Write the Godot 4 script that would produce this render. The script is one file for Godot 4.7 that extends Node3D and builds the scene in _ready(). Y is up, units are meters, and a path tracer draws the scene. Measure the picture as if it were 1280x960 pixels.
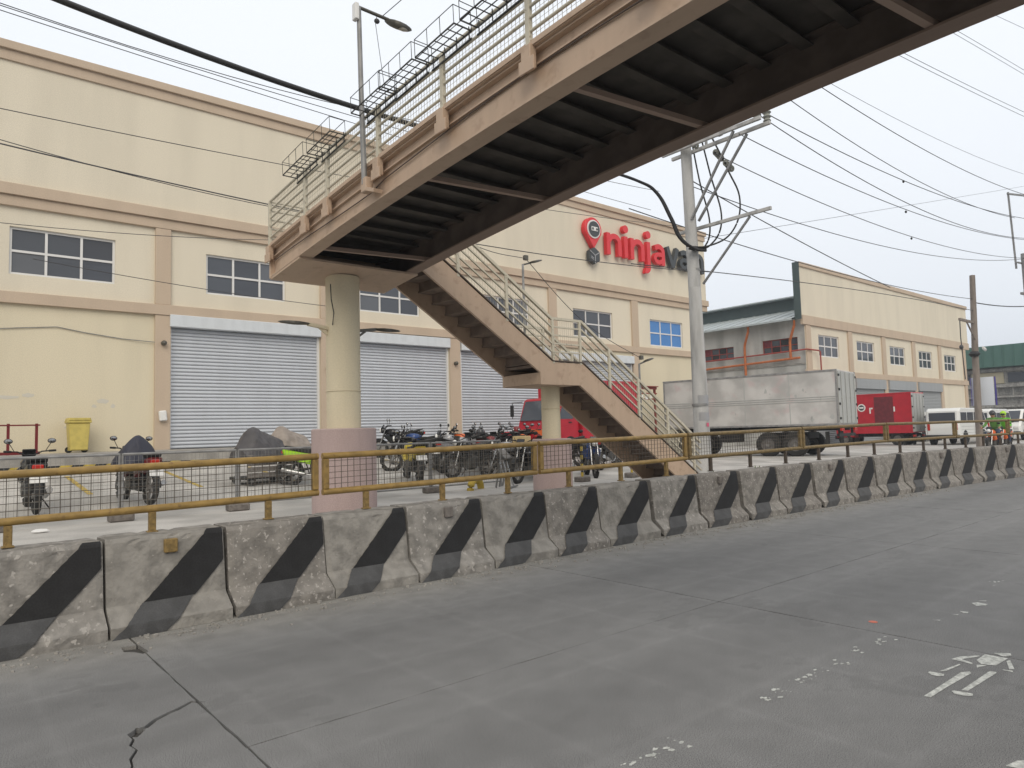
extends Node3D
# A concrete road under a steel footbridge, a lane barrier with a yellow railing, a parking yard and warehouses behind.

var used := {}
var M := {}
var T := {}
var rng := RandomNumberGenerator.new()

# ------------------------------------------------------------------ mesh helpers
func S() -> SurfaceTool:
	var st := SurfaceTool.new()
	st.begin(Mesh.PRIMITIVE_TRIANGLES)
	return st

func tri(st: SurfaceTool, a: Vector3, b: Vector3, c: Vector3) -> void:   # counter-clockwise seen from outside
	var n := (b - a).cross(c - a)
	if n.length_squared() < 1e-16:
		return
	n = n.normalized()
	for v in [a, c, b]:
		st.set_normal(n)
		st.set_uv(Vector2(v.x, v.z))
		st.add_vertex(v)

func quad(st: SurfaceTool, a: Vector3, b: Vector3, c: Vector3, d: Vector3) -> void:
	tri(st, a, b, c)
	tri(st, a, c, d)

func box(st: SurfaceTool, c: Vector3, s: Vector3, b := Basis.IDENTITY, bev := 0.0) -> void:
	var h := s * 0.5
	var k := h - Vector3.ONE * bev
	for ax in 3:
		var u := (ax + 1) % 3
		var v := (ax + 2) % 3
		for sg in [-1.0, 1.0]:
			var q: Array[Vector3] = []
			for uv in [[-1, -1], [1, -1], [1, 1], [-1, 1]]:
				var p := Vector3.ZERO
				p[ax] = sg * h[ax]
				p[u] = uv[0] * k[u]
				p[v] = uv[1] * k[v]
				q.append(c + b * p)
			if sg > 0:
				quad(st, q[0], q[1], q[2], q[3])
			else:
				quad(st, q[3], q[2], q[1], q[0])
	if bev <= 0.0:
		return
	for ax in 3:
		var u := (ax + 1) % 3
		var v := (ax + 2) % 3
		for su in [-1.0, 1.0]:
			for sv in [-1.0, 1.0]:
				var q: Array[Vector3] = []
				for e in [[-1, 0], [1, 0], [1, 1], [-1, 1]]:
					var p := Vector3.ZERO
					p[ax] = e[0] * k[ax]
					p[u] = su * (h[u] if e[1] == 0 else k[u])
					p[v] = sv * (k[v] if e[1] == 0 else h[v])
					q.append(c + b * p)
				if su * sv < 0:
					quad(st, q[0], q[1], q[2], q[3])
				else:
					quad(st, q[3], q[2], q[1], q[0])
	for sx in [-1.0, 1.0]:
		for sy in [-1.0, 1.0]:
			for sz in [-1.0, 1.0]:
				var sg := Vector3(sx, sy, sz)
				var q: Array[Vector3] = []
				for ax in 3:
					var p := k
					p[ax] = h[ax]
					q.append(c + b * (p * sg))
				if sx * sy * sz > 0:
					tri(st, q[0], q[1], q[2])
				else:
					tri(st, q[2], q[1], q[0])

func bar(st: SurfaceTool, p: Vector3, q: Vector3, w: float, h: float, up := Vector3.UP, bev := 0.0) -> void:
	var x := (q - p).normalized()
	if absf(x.dot(up)) > 0.98:
		up = Vector3.RIGHT
	var z := x.cross(up).normalized()
	var y := z.cross(x)
	box(st, (p + q) * 0.5, Vector3(p.distance_to(q), h, w), Basis(x, y, z), bev)

func ring_frame(d: Vector3) -> Array:
	var up := Vector3.UP if absf(d.y) < 0.9 else Vector3.RIGHT
	var a := d.cross(up).normalized()
	return [a, a.cross(d).normalized()]

func tube(st: SurfaceTool, pts: Array, r, n := 8, closed := false, caps := true) -> void:
	var m := pts.size()
	var rings := []
	var norms := []
	for i in m:
		var p: Vector3 = pts[i]
		var a: Vector3 = pts[(i - 1 + m) % m] if (i > 0 or closed) else p
		var b: Vector3 = pts[(i + 1) % m] if (i < m - 1 or closed) else p
		var f := ring_frame((b - a).normalized())
		var rr: float = r[i] if r is Array else r
		var ring: Array[Vector3] = []
		var nn: Array[Vector3] = []
		for k in n:
			var t := TAU * k / n
			var d: Vector3 = f[0] * cos(t) + f[1] * sin(t)
			ring.append(p + d * rr)
			nn.append(d)
		rings.append(ring)
		norms.append(nn)
	for i in (m if closed else m - 1):
		var j := (i + 1) % m
		for k in n:
			var l := (k + 1) % n
			for e in [[i, k], [i, l], [j, l], [i, k], [j, l], [j, k]]:
				st.set_normal(norms[e[0]][e[1]])
				st.set_uv(Vector2(float(e[1]) / n, e[0]))
				st.add_vertex(rings[e[0]][e[1]])
	if caps and not closed:
		for e in [0, m - 1]:
			for k in range(1, n - 1):
				if e == 0:
					tri(st, rings[e][0], rings[e][k], rings[e][k + 1])
				else:
					tri(st, rings[e][0], rings[e][k + 1], rings[e][k])

func cyl(st: SurfaceTool, p: Vector3, q: Vector3, r0: float, r1 := -1.0, n := 12) -> void:
	tube(st, [p, q], [r0, r0 if r1 < 0 else r1], n)

func lathe(st: SurfaceTool, prof: Array, xf: Transform3D, n := 16) -> void:   # prof: Vector2(radius, height) bottom to top
	for i in prof.size() - 1:
		var a: Vector2 = prof[i]
		var b: Vector2 = prof[i + 1]
		var s := (b - a)
		var sn := Vector2(s.y, -s.x).normalized()
		for k in n:
			var t0 := TAU * k / n
			var t1 := TAU * (k + 1) / n
			var v := []
			for e in [[a, t0], [a, t1], [b, t1], [b, t0]]:
				v.append([xf * Vector3(e[0].x * cos(e[1]), e[0].y, -e[0].x * sin(e[1])), (xf.basis * Vector3(sn.x * cos(e[1]), sn.y, -sn.x * sin(e[1]))).normalized()])
			for idx in [0, 2, 1, 0, 3, 2]:
				st.set_normal(v[idx][1])
				st.set_uv(Vector2(t0, idx))
				st.add_vertex(v[idx][0])

func ell(st: SurfaceTool, c: Vector3, r: Vector3, b := Basis.IDENTITY, n := 12) -> void:
	var prof := []
	for i in n / 2 + 1:
		var t := -PI / 2 + PI * i / (n / 2)
		prof.append(Vector2(maxf(cos(t), 0.001), sin(t)))
	lathe(st, prof, Transform3D(b * Basis.from_scale(r), c), n)

func prism(st: SurfaceTool, poly: PackedVector2Array, xf: Transform3D, d: float, bev := 0.0) -> void:   # along local z, centred
	if Geometry2D.is_polygon_clockwise(poly):
		poly = poly.duplicate()
		poly.reverse()
	var idx := Geometry2D.triangulate_polygon(poly)
	var c := Vector2.ZERO
	for p in poly:
		c += p
	c /= poly.size()
	var cap := PackedVector2Array()
	for p in poly:
		var off := p - c
		cap.append(c + off * maxf(0.0, 1.0 - bev / maxf(off.length(), 0.001)))
	var h := d * 0.5
	var hb := h - bev
	for s in [1.0, -1.0]:
		for i in range(0, idx.size(), 3):
			var v := []
			for k in 3:
				v.append(xf * Vector3(cap[idx[i + k]].x, cap[idx[i + k]].y, s * h))
			var ccw := (cap[idx[i + 1]] - cap[idx[i]]).cross(cap[idx[i + 2]] - cap[idx[i]]) > 0
			if ccw == (s > 0):
				tri(st, v[0], v[1], v[2])
			else:
				tri(st, v[0], v[2], v[1])
	var n := poly.size()
	for i in n:
		var a := poly[i]
		var b := poly[(i + 1) % n]
		quad(st, xf * Vector3(a.x, a.y, -hb), xf * Vector3(b.x, b.y, -hb), xf * Vector3(b.x, b.y, hb), xf * Vector3(a.x, a.y, hb))
		if bev > 0:
			var e := cap[i]
			var f := cap[(i + 1) % n]
			quad(st, xf * Vector3(a.x, a.y, hb), xf * Vector3(b.x, b.y, hb), xf * Vector3(f.x, f.y, h), xf * Vector3(e.x, e.y, h))
			quad(st, xf * Vector3(b.x, b.y, -hb), xf * Vector3(a.x, a.y, -hb), xf * Vector3(e.x, e.y, -h), xf * Vector3(f.x, f.y, -h))

func flat(st: SurfaceTool, poly: PackedVector2Array, f: Callable) -> void:   # a sheet on the ground; f gives the height at (x, z)
	for i in [0]:
		var idx := Geometry2D.triangulate_polygon(poly)
		for k in range(0, idx.size(), 3):
			var v := []
			for e in 3:
				var p := poly[idx[k + e]]
				v.append(Vector3(p.x, f.call(p.x, p.y), p.y))
			if (v[1] - v[0]).cross(v[2] - v[0]).y > 0:
				tri(st, v[0], v[1], v[2])
			else:
				tri(st, v[0], v[2], v[1])

func pv(a: Array) -> PackedVector2Array:
	var o := PackedVector2Array()
	for p in a:
		o.append(Vector2(p[0], p[1]))
	return o

func disc_poly(c: Vector2, r: float, n := 24) -> PackedVector2Array:
	var o := PackedVector2Array()
	for k in n:
		o.append(c + Vector2(cos(TAU * k / n), sin(TAU * k / n)) * r)
	return o

# ------------------------------------------------------------------ scene tree helpers
func numbered(called: String) -> String:
	var k: int = used.get(called, 0)
	used[called] = k + 1
	return called if k == 0 else "%s_%03d" % [called, k]

func obj(called: String, st: SurfaceTool, m: Material, parent: Node = self) -> MeshInstance3D:
	return inst(called, st.commit(), m, parent)

func inst(called: String, mesh: Mesh, m: Material, parent: Node = self) -> MeshInstance3D:
	var o := MeshInstance3D.new()
	o.mesh = mesh
	o.material_override = m
	o.name = numbered(called) if parent == self else called
	parent.add_child(o, true)
	return o

func tag(o: Node, label: String, category: String, group := "") -> Node:
	o.set_meta("label", label)
	o.set_meta("category", category)
	if group:
		o.set_meta("group", group)
	return o

func thing(called: String, label: String, category: String, at := Vector3.ZERO, turn := 0.0, group := "") -> Node3D:
	var o := Node3D.new()
	o.name = numbered(called)
	add_child(o)
	o.position = at
	o.rotation.y = turn
	tag(o, label, category, group)
	return o

func dup(r: Node3D, called: String, label: String, at: Vector3, turn := 0.0) -> Node3D:
	var c: Node3D = r.duplicate()
	c.name = numbered(called)
	add_child(c)
	c.position = at
	c.rotation.y = turn
	c.set_meta("label", label)
	return c

func struct(o: Node) -> Node:
	o.set_meta("kind", "structure")
	return o

func stuff(o: Node) -> Node:
	o.set_meta("kind", "stuff")
	return o

const ORD := ["first", "second", "third", "fourth", "fifth", "sixth", "seventh", "eighth", "ninth", "tenth", "eleventh", "twelfth", "thirteenth", "fourteenth", "fifteenth", "sixteenth", "seventeenth", "eighteenth", "nineteenth", "twentieth", "twenty-first", "twenty-second", "twenty-third", "twenty-fourth", "twenty-fifth", "twenty-sixth", "twenty-seventh", "twenty-eighth", "twenty-ninth", "thirtieth", "thirty-first", "thirty-second"]

# ------------------------------------------------------------------ textures and materials
func noise_bytes(w: int, freq: float, oct: int, sd: int, kind := FastNoiseLite.TYPE_SIMPLEX_SMOOTH) -> PackedByteArray:
	var n := FastNoiseLite.new()
	n.seed = sd
	n.noise_type = kind
	n.frequency = freq
	n.fractal_octaves = oct
	var im := n.get_seamless_image(w, w, false, false, 0.15)
	im.convert(Image.FORMAT_L8)
	return im.get_data()

func grey_tex(b: PackedByteArray, w: int, lo: float, hi: float, from := 0.0, to := 1.0) -> ImageTexture:
	var o := PackedByteArray()
	o.resize(b.size())
	var lut := PackedByteArray()
	for i in 256:
		lut.append(int(255.0 * lerpf(lo, hi, smoothstep(from, to, i / 255.0))))
	for i in b.size():
		o[i] = lut[b[i]]
	return ImageTexture.create_from_image(Image.create_from_data(w, w, false, Image.FORMAT_L8, o))

func patch_tex(b: PackedByteArray, w: int, c: Color, from: float, to: float) -> ImageTexture:   # colour with alpha where the noise is high
	var o := PackedByteArray()
	o.resize(b.size() * 4)
	for i in b.size():
		var a := smoothstep(from, to, b[i] / 255.0) * c.a
		o[i * 4] = int(c.r * 255)
		o[i * 4 + 1] = int(c.g * 255)
		o[i * 4 + 2] = int(c.b * 255)
		o[i * 4 + 3] = int(a * 255)
	return ImageTexture.create_from_image(Image.create_from_data(w, w, false, Image.FORMAT_RGBA8, o))

func stretch(b: PackedByteArray, w: int, k: int) -> PackedByteArray:   # vertical streaks
	var o := PackedByteArray()
	o.resize(b.size())
	for y in w:
		for x in w:
			o[y * w + x] = b[(int(y / k) % w) * w + x]
	return o

func mat(r: float, g: float, b: float, rough := 0.8, metal := 0.0, tex: Texture2D = null, scale := 0.3, detail: Texture2D = null, dscale := 1.0, mix := false) -> StandardMaterial3D:
	var m := StandardMaterial3D.new()
	m.albedo_color = Color(r, g, b).linear_to_srgb()
	m.roughness = rough
	m.metallic = metal
	if tex:
		m.albedo_texture = tex
		m.uv1_triplanar = true
		m.uv1_world_triplanar = true
		m.uv1_scale = Vector3.ONE * scale
	if detail:
		m.detail_enabled = true
		m.detail_albedo = detail
		m.detail_blend_mode = BaseMaterial3D.BLEND_MODE_MIX if mix else BaseMaterial3D.BLEND_MODE_MUL
		m.detail_uv_layer = BaseMaterial3D.DETAIL_UV_2
		m.uv2_triplanar = true
		m.uv2_world_triplanar = true
		m.uv2_scale = Vector3.ONE * dscale
	return m

func normal_on(m: StandardMaterial3D, n: Texture2D, s: float) -> StandardMaterial3D:
	m.normal_enabled = true
	m.normal_texture = n
	m.normal_scale = s
	return m

func materials() -> void:
	var fb := noise_bytes(512, 0.008, 5, 3)
	var fine := noise_bytes(512, 0.09, 3, 5)
	var cell := noise_bytes(512, 0.02, 4, 9)
	T.grime = grey_tex(fb, 512, 0.84, 1.0, 0.2, 0.8)
	T.soft = grey_tex(fb, 512, 0.94, 1.0, 0.2, 0.8)
	T.asphalt = grey_tex(noise_bytes(512, 0.3, 1, 77), 512, 0.5, 1.0, 0.05, 0.6)
	T.speck = grey_tex(fine, 512, 0.78, 1.0, 0.15, 0.75)
	T.speck2 = grey_tex(fine, 512, 0.9, 1.0, 0.2, 0.8)
	T.speck3 = grey_tex(fine, 512, 0.96, 1.0, 0.2, 0.8)
	T.blotch = grey_tex(cell, 512, 0.82, 1.0, 0.2, 0.75)
	T.streak = grey_tex(stretch(noise_bytes(512, 0.03, 4, 12), 512, 7), 512, 0.97, 1.0, 0.1, 0.7)
	T.streak2 = grey_tex(stretch(noise_bytes(512, 0.03, 4, 13), 512, 6), 512, 0.82, 1.0, 0.1, 0.65)
	T.peel = patch_tex(noise_bytes(512, 0.022, 5, 21), 512, Color(0.74, 0.72, 0.70, 0.7), 0.73, 0.78)
	T.peel_small = patch_tex(noise_bytes(512, 0.05, 4, 23), 512, Color(0.74, 0.72, 0.70, 0.6), 0.79, 0.84)
	T.rust = patch_tex(noise_bytes(512, 0.025, 5, 31), 512, Color(0.30, 0.20, 0.13, 0.4), 0.68, 0.82)
	T.stain = patch_tex(noise_bytes(512, 0.018, 5, 51), 512, Color(0.46, 0.34, 0.26, 0.22), 0.6, 0.9)
	T.dust = patch_tex(noise_bytes(512, 0.02, 5, 33), 512, Color(0.48, 0.46, 0.44, 0.55), 0.45, 0.75)
	T.pink = patch_tex(noise_bytes(512, 0.006, 3, 41), 512, Color(0.78, 0.64, 0.65, 0.35), 0.6, 0.9)
	var bumps := Image.create_from_data(512, 512, false, Image.FORMAT_L8, fine)
	bumps.bump_map_to_normal_map(3.0)
	T.bump = ImageTexture.create_from_image(bumps)
	# ground
	M.road = mat(0.325, 0.323, 0.32, 0.9)
	M.road.albedo_texture = road_texture()
	M.road.uv1_scale = Vector3(1.0 / 80.0, 1.0 / 16.0, 1)
	M.road.uv1_offset = Vector3(10.0 / 80.0, 0.5, 0)
	M.road.detail_enabled = true
	M.road.detail_albedo = T.asphalt
	M.road.detail_blend_mode = BaseMaterial3D.BLEND_MODE_MUL
	M.road.detail_uv_layer = BaseMaterial3D.DETAIL_UV_2
	M.road.uv2_triplanar = true
	M.road.uv2_world_triplanar = true
	M.road.uv2_scale = Vector3.ONE * 1.0
	M.joint = mat(0.055, 0.052, 0.048, 0.95)
	M.lot = mat(0.57, 0.55, 0.52, 0.9, 0, T.grime, 0.12, T.speck2, 1.1)
	M.ground = mat(0.22, 0.21, 0.2, 0.95, 0, T.grime, 0.05)
	M.paint = mat(0.66, 0.67, 0.63, 0.85, 0, T.blotch, 2.0, T.speck2, 2.0)
	M.yellow_line = mat(0.5, 0.36, 0.08, 0.85, 0, T.blotch, 0.8)
	M.hazard = mat(0.55, 0.40, 0.06, 0.7, 0, T.grime, 0.8)
	# barrier
	M.barrier = mat(0.285, 0.27, 0.25, 0.92, 0, T.blotch, 0.55, T.peel, 0.9, true)
	normal_on(M.barrier, T.bump, 0.5)
	M.barrier_b = mat(0.30, 0.285, 0.262, 0.92, 0, T.blotch, 0.43, T.peel_small, 0.8, true)
	normal_on(M.barrier_b, T.bump, 0.5)
	M.barrier_c = mat(0.26, 0.243, 0.222, 0.92, 0, T.blotch, 0.5, T.peel, 1.25, true)
	normal_on(M.barrier_c, T.bump, 0.5)
	M.barrier_d = mat(0.235, 0.217, 0.197, 0.92, 0, T.blotch, 0.6, T.peel, 1.6, true)
	normal_on(M.barrier_d, T.bump, 0.5)
	M.stripe = mat(0.019, 0.019, 0.021, 0.8, 0, T.grime, 1.0, T.speck, 1.0)
	M.stripe_dust = mat(0.098, 0.099, 0.103, 0.9, 0, T.grime, 1.0, T.speck2, 1.2)
	M.yellow_rail = mat(0.35, 0.225, 0.065, 0.5, 0, T.grime, 1.2, T.rust, 0.7, true)
	M.rail_dirty = mat(0.21, 0.145, 0.055, 0.6, 0, T.blotch, 1.2)
	M.leg_dirty = mat(0.085, 0.065, 0.05, 0.8, 0, T.blotch, 1.2)
	M.rail_leg = mat(0.27, 0.18, 0.06, 0.7, 0, T.blotch, 1.5, T.rust, 1.5, true)
	M.mesh = mat(0.10, 0.085, 0.07, 0.7, 0.2)
	M.galv = mat(0.33, 0.33, 0.33, 0.55, 0.35, T.grime, 0.8)
	M.galv_mesh = mat(0.25, 0.25, 0.24, 0.6, 0.2)
	M.foot = mat(0.2, 0.18, 0.165, 0.95, 0, T.blotch, 1.0)
	# bridge
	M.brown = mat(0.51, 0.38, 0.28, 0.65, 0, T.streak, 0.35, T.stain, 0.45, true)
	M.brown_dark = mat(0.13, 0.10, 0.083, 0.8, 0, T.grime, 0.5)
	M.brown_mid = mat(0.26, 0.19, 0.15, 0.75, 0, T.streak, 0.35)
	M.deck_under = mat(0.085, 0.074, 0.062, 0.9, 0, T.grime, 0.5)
	M.brace = mat(0.34, 0.25, 0.2, 0.75)
	M.bridge_rail = mat(0.56, 0.52, 0.42, 0.6, 0, T.streak, 0.8, T.rust, 0.7, true)
	M.basket = mat(0.035, 0.037, 0.034, 0.6, 0.2)
	M.pier = mat(0.70, 0.62, 0.45, 0.75, 0, T.streak, 0.22, T.speck3, 0.8)
	M.pier_base = mat(0.48, 0.37, 0.355, 0.8, 0, T.streak, 0.5, T.speck2, 1.2)
	M.cable = mat(0.018, 0.018, 0.019, 0.6)
	M.wire = mat(0.05, 0.05, 0.055, 0.6)
	M.tread = mat(0.22, 0.165, 0.13, 0.8, 0, T.grime, 0.6)
	M.lamp = mat(0.12, 0.115, 0.10, 0.5, 0.3)
	M.lens = mat(0.5, 0.47, 0.4, 0.3)
	# buildings
	M.cream = mat(0.77, 0.705, 0.575, 0.85, 0, T.streak, 0.045, T.speck3, 0.6)
	M.cream_low = mat(0.735, 0.662, 0.50, 0.85, 0, T.streak, 0.05, T.speck3, 0.6)
	M.tan = mat(0.58, 0.465, 0.355, 0.85, 0, T.streak, 0.07, T.speck3, 0.6)
	M.frame_white = mat(0.72, 0.72, 0.72, 0.5)
	M.glass = mat(0.068, 0.075, 0.092, 0.06)
	M.glass_light = mat(0.125, 0.135, 0.155, 0.1)
	M.glass_tint = mat(0.085, 0.095, 0.115, 0.08)
	M.blue_pane = mat(0.07, 0.23, 0.56, 0.2, 0, T.streak, 0.9)
	M.shutter = mat(0.56, 0.59, 0.64, 0.45, 0.15, T.streak, 0.12)
	M.shutter_box = mat(0.66, 0.70, 0.74, 0.5, 0, T.streak, 0.2)
	M.shutter_dull = mat(0.36, 0.38, 0.40, 0.6, 0.1, T.streak, 0.2)
	M.concrete = mat(0.42, 0.40, 0.37, 0.9, 0, T.grime, 0.3, T.speck2, 1.0)
	M.grey_wall = mat(0.56, 0.555, 0.535, 0.9, 0, T.streak2, 0.04, T.speck2, 0.5)
	M.teal = mat(0.05, 0.075, 0.075, 0.6, 0, T.streak, 0.15)
	M.teal_roof = mat(0.055, 0.135, 0.11, 0.6, 0.1, T.streak, 0.1)
	M.roof_grey = mat(0.42, 0.46, 0.47, 0.55, 0.2, T.streak, 0.15)
	M.orange_pipe = mat(0.55, 0.16, 0.045, 0.6, 0, T.grime, 0.7)
	M.red_pipe = mat(0.32, 0.05, 0.035, 0.6)
	M.red_frame = mat(0.23, 0.04, 0.03, 0.6)
	M.dirty = mat(0.36, 0.35, 0.33, 0.9, 0, T.streak2, 0.09, T.blotch, 0.4)
	M.letter_red = mat(0.70, 0.035, 0.045, 0.45)
	M.letter_dark = mat(0.055, 0.062, 0.068, 0.5)
	M.white = mat(0.78, 0.78, 0.77, 0.5)
	M.white_car = mat(0.80, 0.81, 0.80, 0.25)
	# vehicles and small things
	M.trailer = mat(0.63, 0.62, 0.605, 0.55, 0.1, T.grime, 0.16, T.pink, 0.3, true)
	M.trailer_rear = mat(0.45, 0.46, 0.45, 0.6, 0.1, T.streak, 0.3)
	M.red = mat(0.48, 0.012, 0.03, 0.35, 0, T.soft, 0.4)
	M.red_faded = mat(0.17, 0.018, 0.028, 0.6, 0, T.grime, 0.8)
	M.dark = mat(0.02, 0.02, 0.021, 0.7, 0, T.grime, 2.0)
	M.rubber = mat(0.022, 0.021, 0.02, 0.9)
	M.rim = mat(0.20, 0.19, 0.18, 0.5, 0.4)
	M.chrome = mat(0.5, 0.5, 0.5, 0.25, 0.9)
	M.engine = mat(0.09, 0.088, 0.085, 0.5, 0.5)
	M.seat = mat(0.018, 0.018, 0.018, 0.6)
	M.black_gloss = mat(0.015, 0.015, 0.017, 0.2)
	M.blue_bike = mat(0.03, 0.07, 0.22, 0.25)
	M.lime = mat(0.40, 0.72, 0.03, 0.35)
	M.orange = mat(0.75, 0.14, 0.02, 0.35)
	M.silver = mat(0.4, 0.4, 0.41, 0.3, 0.4)
	M.maroon = mat(0.16, 0.012, 0.014, 0.3)
	M.bike_yellow = mat(0.55, 0.42, 0.03, 0.35)
	M.lamp_red = mat(0.45, 0.02, 0.01, 0.25)
	M.lamp_clear = mat(0.8, 0.8, 0.78, 0.1)
	M.cardboard = mat(0.55, 0.42, 0.22, 0.8)
	M.bin = mat(0.60, 0.49, 0.13, 0.5, 0, T.soft, 1.0)
	M.tarp = mat(0.085, 0.08, 0.085, 0.55, 0, T.grime, 1.0)
	M.tarp_beige = mat(0.37, 0.315, 0.275, 0.6, 0, T.grime, 1.0)
	M.navy = mat(0.025, 0.027, 0.045, 0.6)
	M.pole = mat(0.56, 0.56, 0.555, 0.85, 0, T.streak2, 0.2, T.speck2, 1.0)
	M.pole_brown = mat(0.24, 0.205, 0.18, 0.9, 0, T.streak2, 0.3)
	M.insulator = mat(0.30, 0.31, 0.28, 0.25)
	M.banner = mat(0.72, 0.76, 0.82, 0.6)
	M.banner_edge = mat(0.12, 0.10, 0.45, 0.6)
	M.beige = mat(0.48, 0.43, 0.31, 0.9)
	M.helmet = mat(0.05, 0.05, 0.055, 0.2)

func road_texture() -> ImageTexture:
	var w := 2048
	var h := 1024
	var a := FastNoiseLite.new()
	a.seed = 4
	a.frequency = 0.012
	a.fractal_octaves = 5
	var b := FastNoiseLite.new()
	b.seed = 8
	b.frequency = 0.05
	b.fractal_octaves = 3
	var o := PackedByteArray()
	o.resize(w * h * 3)
	for y in h:
		var z := -8.0 + 16.0 * (y + 0.5) / h
		var worn := 0.0   # polished, darker wheel tracks along the lanes
		for c in [-5.15, -4.3, -2.95, -1.2, 0.3, 1.7]:
			worn += exp(-pow((z - c) / 0.34, 2.0))
		worn += 0.7 * exp(-pow((z + 5.1) / 0.5, 2.0))
		var dust := exp(-pow((z + 6.6) / 0.62, 2.0))
		for x in w:
			var n := a.get_noise_2d(x * 0.45, y * 1.1)
			var f := b.get_noise_2d(x * 2.2, y * 1.1)
			var n2 := a.get_noise_2d(x * 1.3 + 700.0, y * 0.65)
			var v := 0.90 + 0.022 * n + 0.045 * f + 0.025 * n2 - 0.055 * worn * (0.9 + 0.5 * n) + 0.12 * dust * (0.8 + 0.9 * f)
			if n2 + 0.35 * f > 0.47:
				v -= 0.06
			v = clampf(v, 0.3, 1.0)
			var i := (y * w + x) * 3
			o[i] = int(255 * v * (0.985 + 0.015 * dust))
			o[i + 1] = int(255 * v * 0.985)
			o[i + 2] = int(255 * v * (0.985 - 0.03 * dust))
	return ImageTexture.create_from_image(Image.create_from_data(w, h, false, Image.FORMAT_RGB8, o))

# ------------------------------------------------------------------ the lie of the land
func bend(x: float) -> float:       # the lane curves gently towards the right
	return 0.0036 * pow(maxf(0.0, x - 8.0), 2.0) if x < 30.0 else 1.742 + 0.158 * (x - 30.0)

func lot_y(x: float, z: float) -> float:
	return 0.4 - 0.0075 * clampf(x - 14.0, 0.0, 40.0) + clampf(-z - 13.0, 0.0, 7.0) * 0.085 * clampf((24.0 - x) / 8.0, 0.0, 1.0)

func on_lot(x: float, z: float) -> Vector3:
	return Vector3(x, lot_y(x, z), z)

# ------------------------------------------------------------------ main
func _ready() -> void:
	rng.seed = 11
	var cam := Camera3D.new()
	cam.name = "camera"
	cam.fov = 57.6
	cam.near = 0.05
	cam.far = 1500.0
	cam.transform = Transform3D(Basis(Vector3(0.7657, -0.0273, 0.6426), Vector3(-0.0233, 0.9972, 0.0701), Vector3(-0.6428, -0.0687, 0.7630)).orthonormalized(), Vector3(0, 1.6, 0))
	add_child(cam)
	cam.current = true
	var env := Environment.new()
	env.background_mode = Environment.BG_SKY
	var sm := ProceduralSkyMaterial.new()
	sm.sky_top_color = Color(0.95, 0.967, 0.99)
	sm.sky_horizon_color = Color(0.905, 0.93, 0.962)
	sm.sky_curve = 0.15
	sm.sky_energy_multiplier = 0.965
	sm.ground_bottom_color = Color(0.4, 0.39, 0.38)
	sm.ground_horizon_color = Color(0.6, 0.6, 0.6)
	sm.sky_cover = cloud_cover()
	sm.sky_cover_modulate = Color(0.12, 0.12, 0.12)
	var sky := Sky.new()
	sky.sky_material = sm
	env.sky = sky
	env.ambient_light_source = Environment.AMBIENT_SOURCE_SKY
	env.tonemap_mode = Environment.TONE_MAPPER_LINEAR
	env.tonemap_exposure = 1.2
	env.sdfgi_enabled = true
	env.ssao_enabled = true
	env.ssil_enabled = true
	env.fog_enabled = true
	env.fog_density = 0.0012
	env.fog_light_color = Color(0.86, 0.89, 0.93)
	var we := WorldEnvironment.new()
	we.name = "environment"
	we.environment = env
	add_child(we)
	var sun := DirectionalLight3D.new()
	sun.name = "sun"
	sun.light_energy = 0.5
	sun.light_angular_distance = 45.0
	sun.light_color = Color(1.0, 0.97, 0.92)
	sun.shadow_enabled = true
	sun.look_at_from_position(Vector3(-6, 9, 9.5), Vector3.ZERO)
	add_child(sun)
	materials()
	build_ground()
	build_warehouse()
	build_second_warehouse()
	build_far_building()
	build_bridge()
	build_stairs()
	build_piers()
	build_barriers()
	build_railing()
	build_mesh_fence()
	build_poles()
	build_wires()
	build_trucks()
	build_vans()
	build_motorcycles()
	build_riders()
	build_yard_things()

func cloud_cover() -> ImageTexture:
	var n := FastNoiseLite.new()
	n.seed = 17
	n.frequency = 1.3
	n.fractal_octaves = 4
	var w := 512
	var h := 256
	var o := PackedByteArray()
	o.resize(w * h * 4)
	for y in h:
		var t := PI * (y + 0.5) / h
		for x in w:
			var p := TAU * (x + 0.5) / w
			var v := n.get_noise_3d(sin(t) * cos(p), cos(t) * 1.6, sin(t) * sin(p))
			var i := (y * w + x) * 4
			o[i] = 255
			o[i + 1] = 252
			o[i + 2] = 246
			o[i + 3] = int(255.0 * clampf(0.5 + 0.9 * v, 0.0, 1.0))
	return ImageTexture.create_from_image(Image.create_from_data(w, h, false, Image.FORMAT_RGBA8, o))

# ------------------------------------------------------------------ ground, road, markings
func jag(a: Vector2, b: Vector2, amp: float) -> Array:     # points from a towards b (b left out), slightly uneven
	var n := maxi(1, int(a.distance_to(b) / 0.16))
	var o := []
	var s := (b - a).normalized().orthogonal()
	for i in n:
		var p := a.lerp(b, float(i) / n)
		if i > 0:
			p += s * rng.randf_range(-amp, amp)
		o.append(p)
	return o

func slab_mesh(poly: PackedVector2Array, y: float) -> SurfaceTool:
	var st := S()
	if Geometry2D.is_polygon_clockwise(poly):
		poly.reverse()
	var f := func(_x, _z): return y
	flat(st, poly, f)
	for i in poly.size():
		var a := poly[i]
		var b := poly[(i + 1) % poly.size()]
		var a1 := Vector3(a.x, y, a.y)
		var b1 := Vector3(b.x, y, b.y)
		quad(st, a1, b1, b1 - Vector3(0, 0.035, 0), a1 - Vector3(0, 0.035, 0))
	return st

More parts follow.
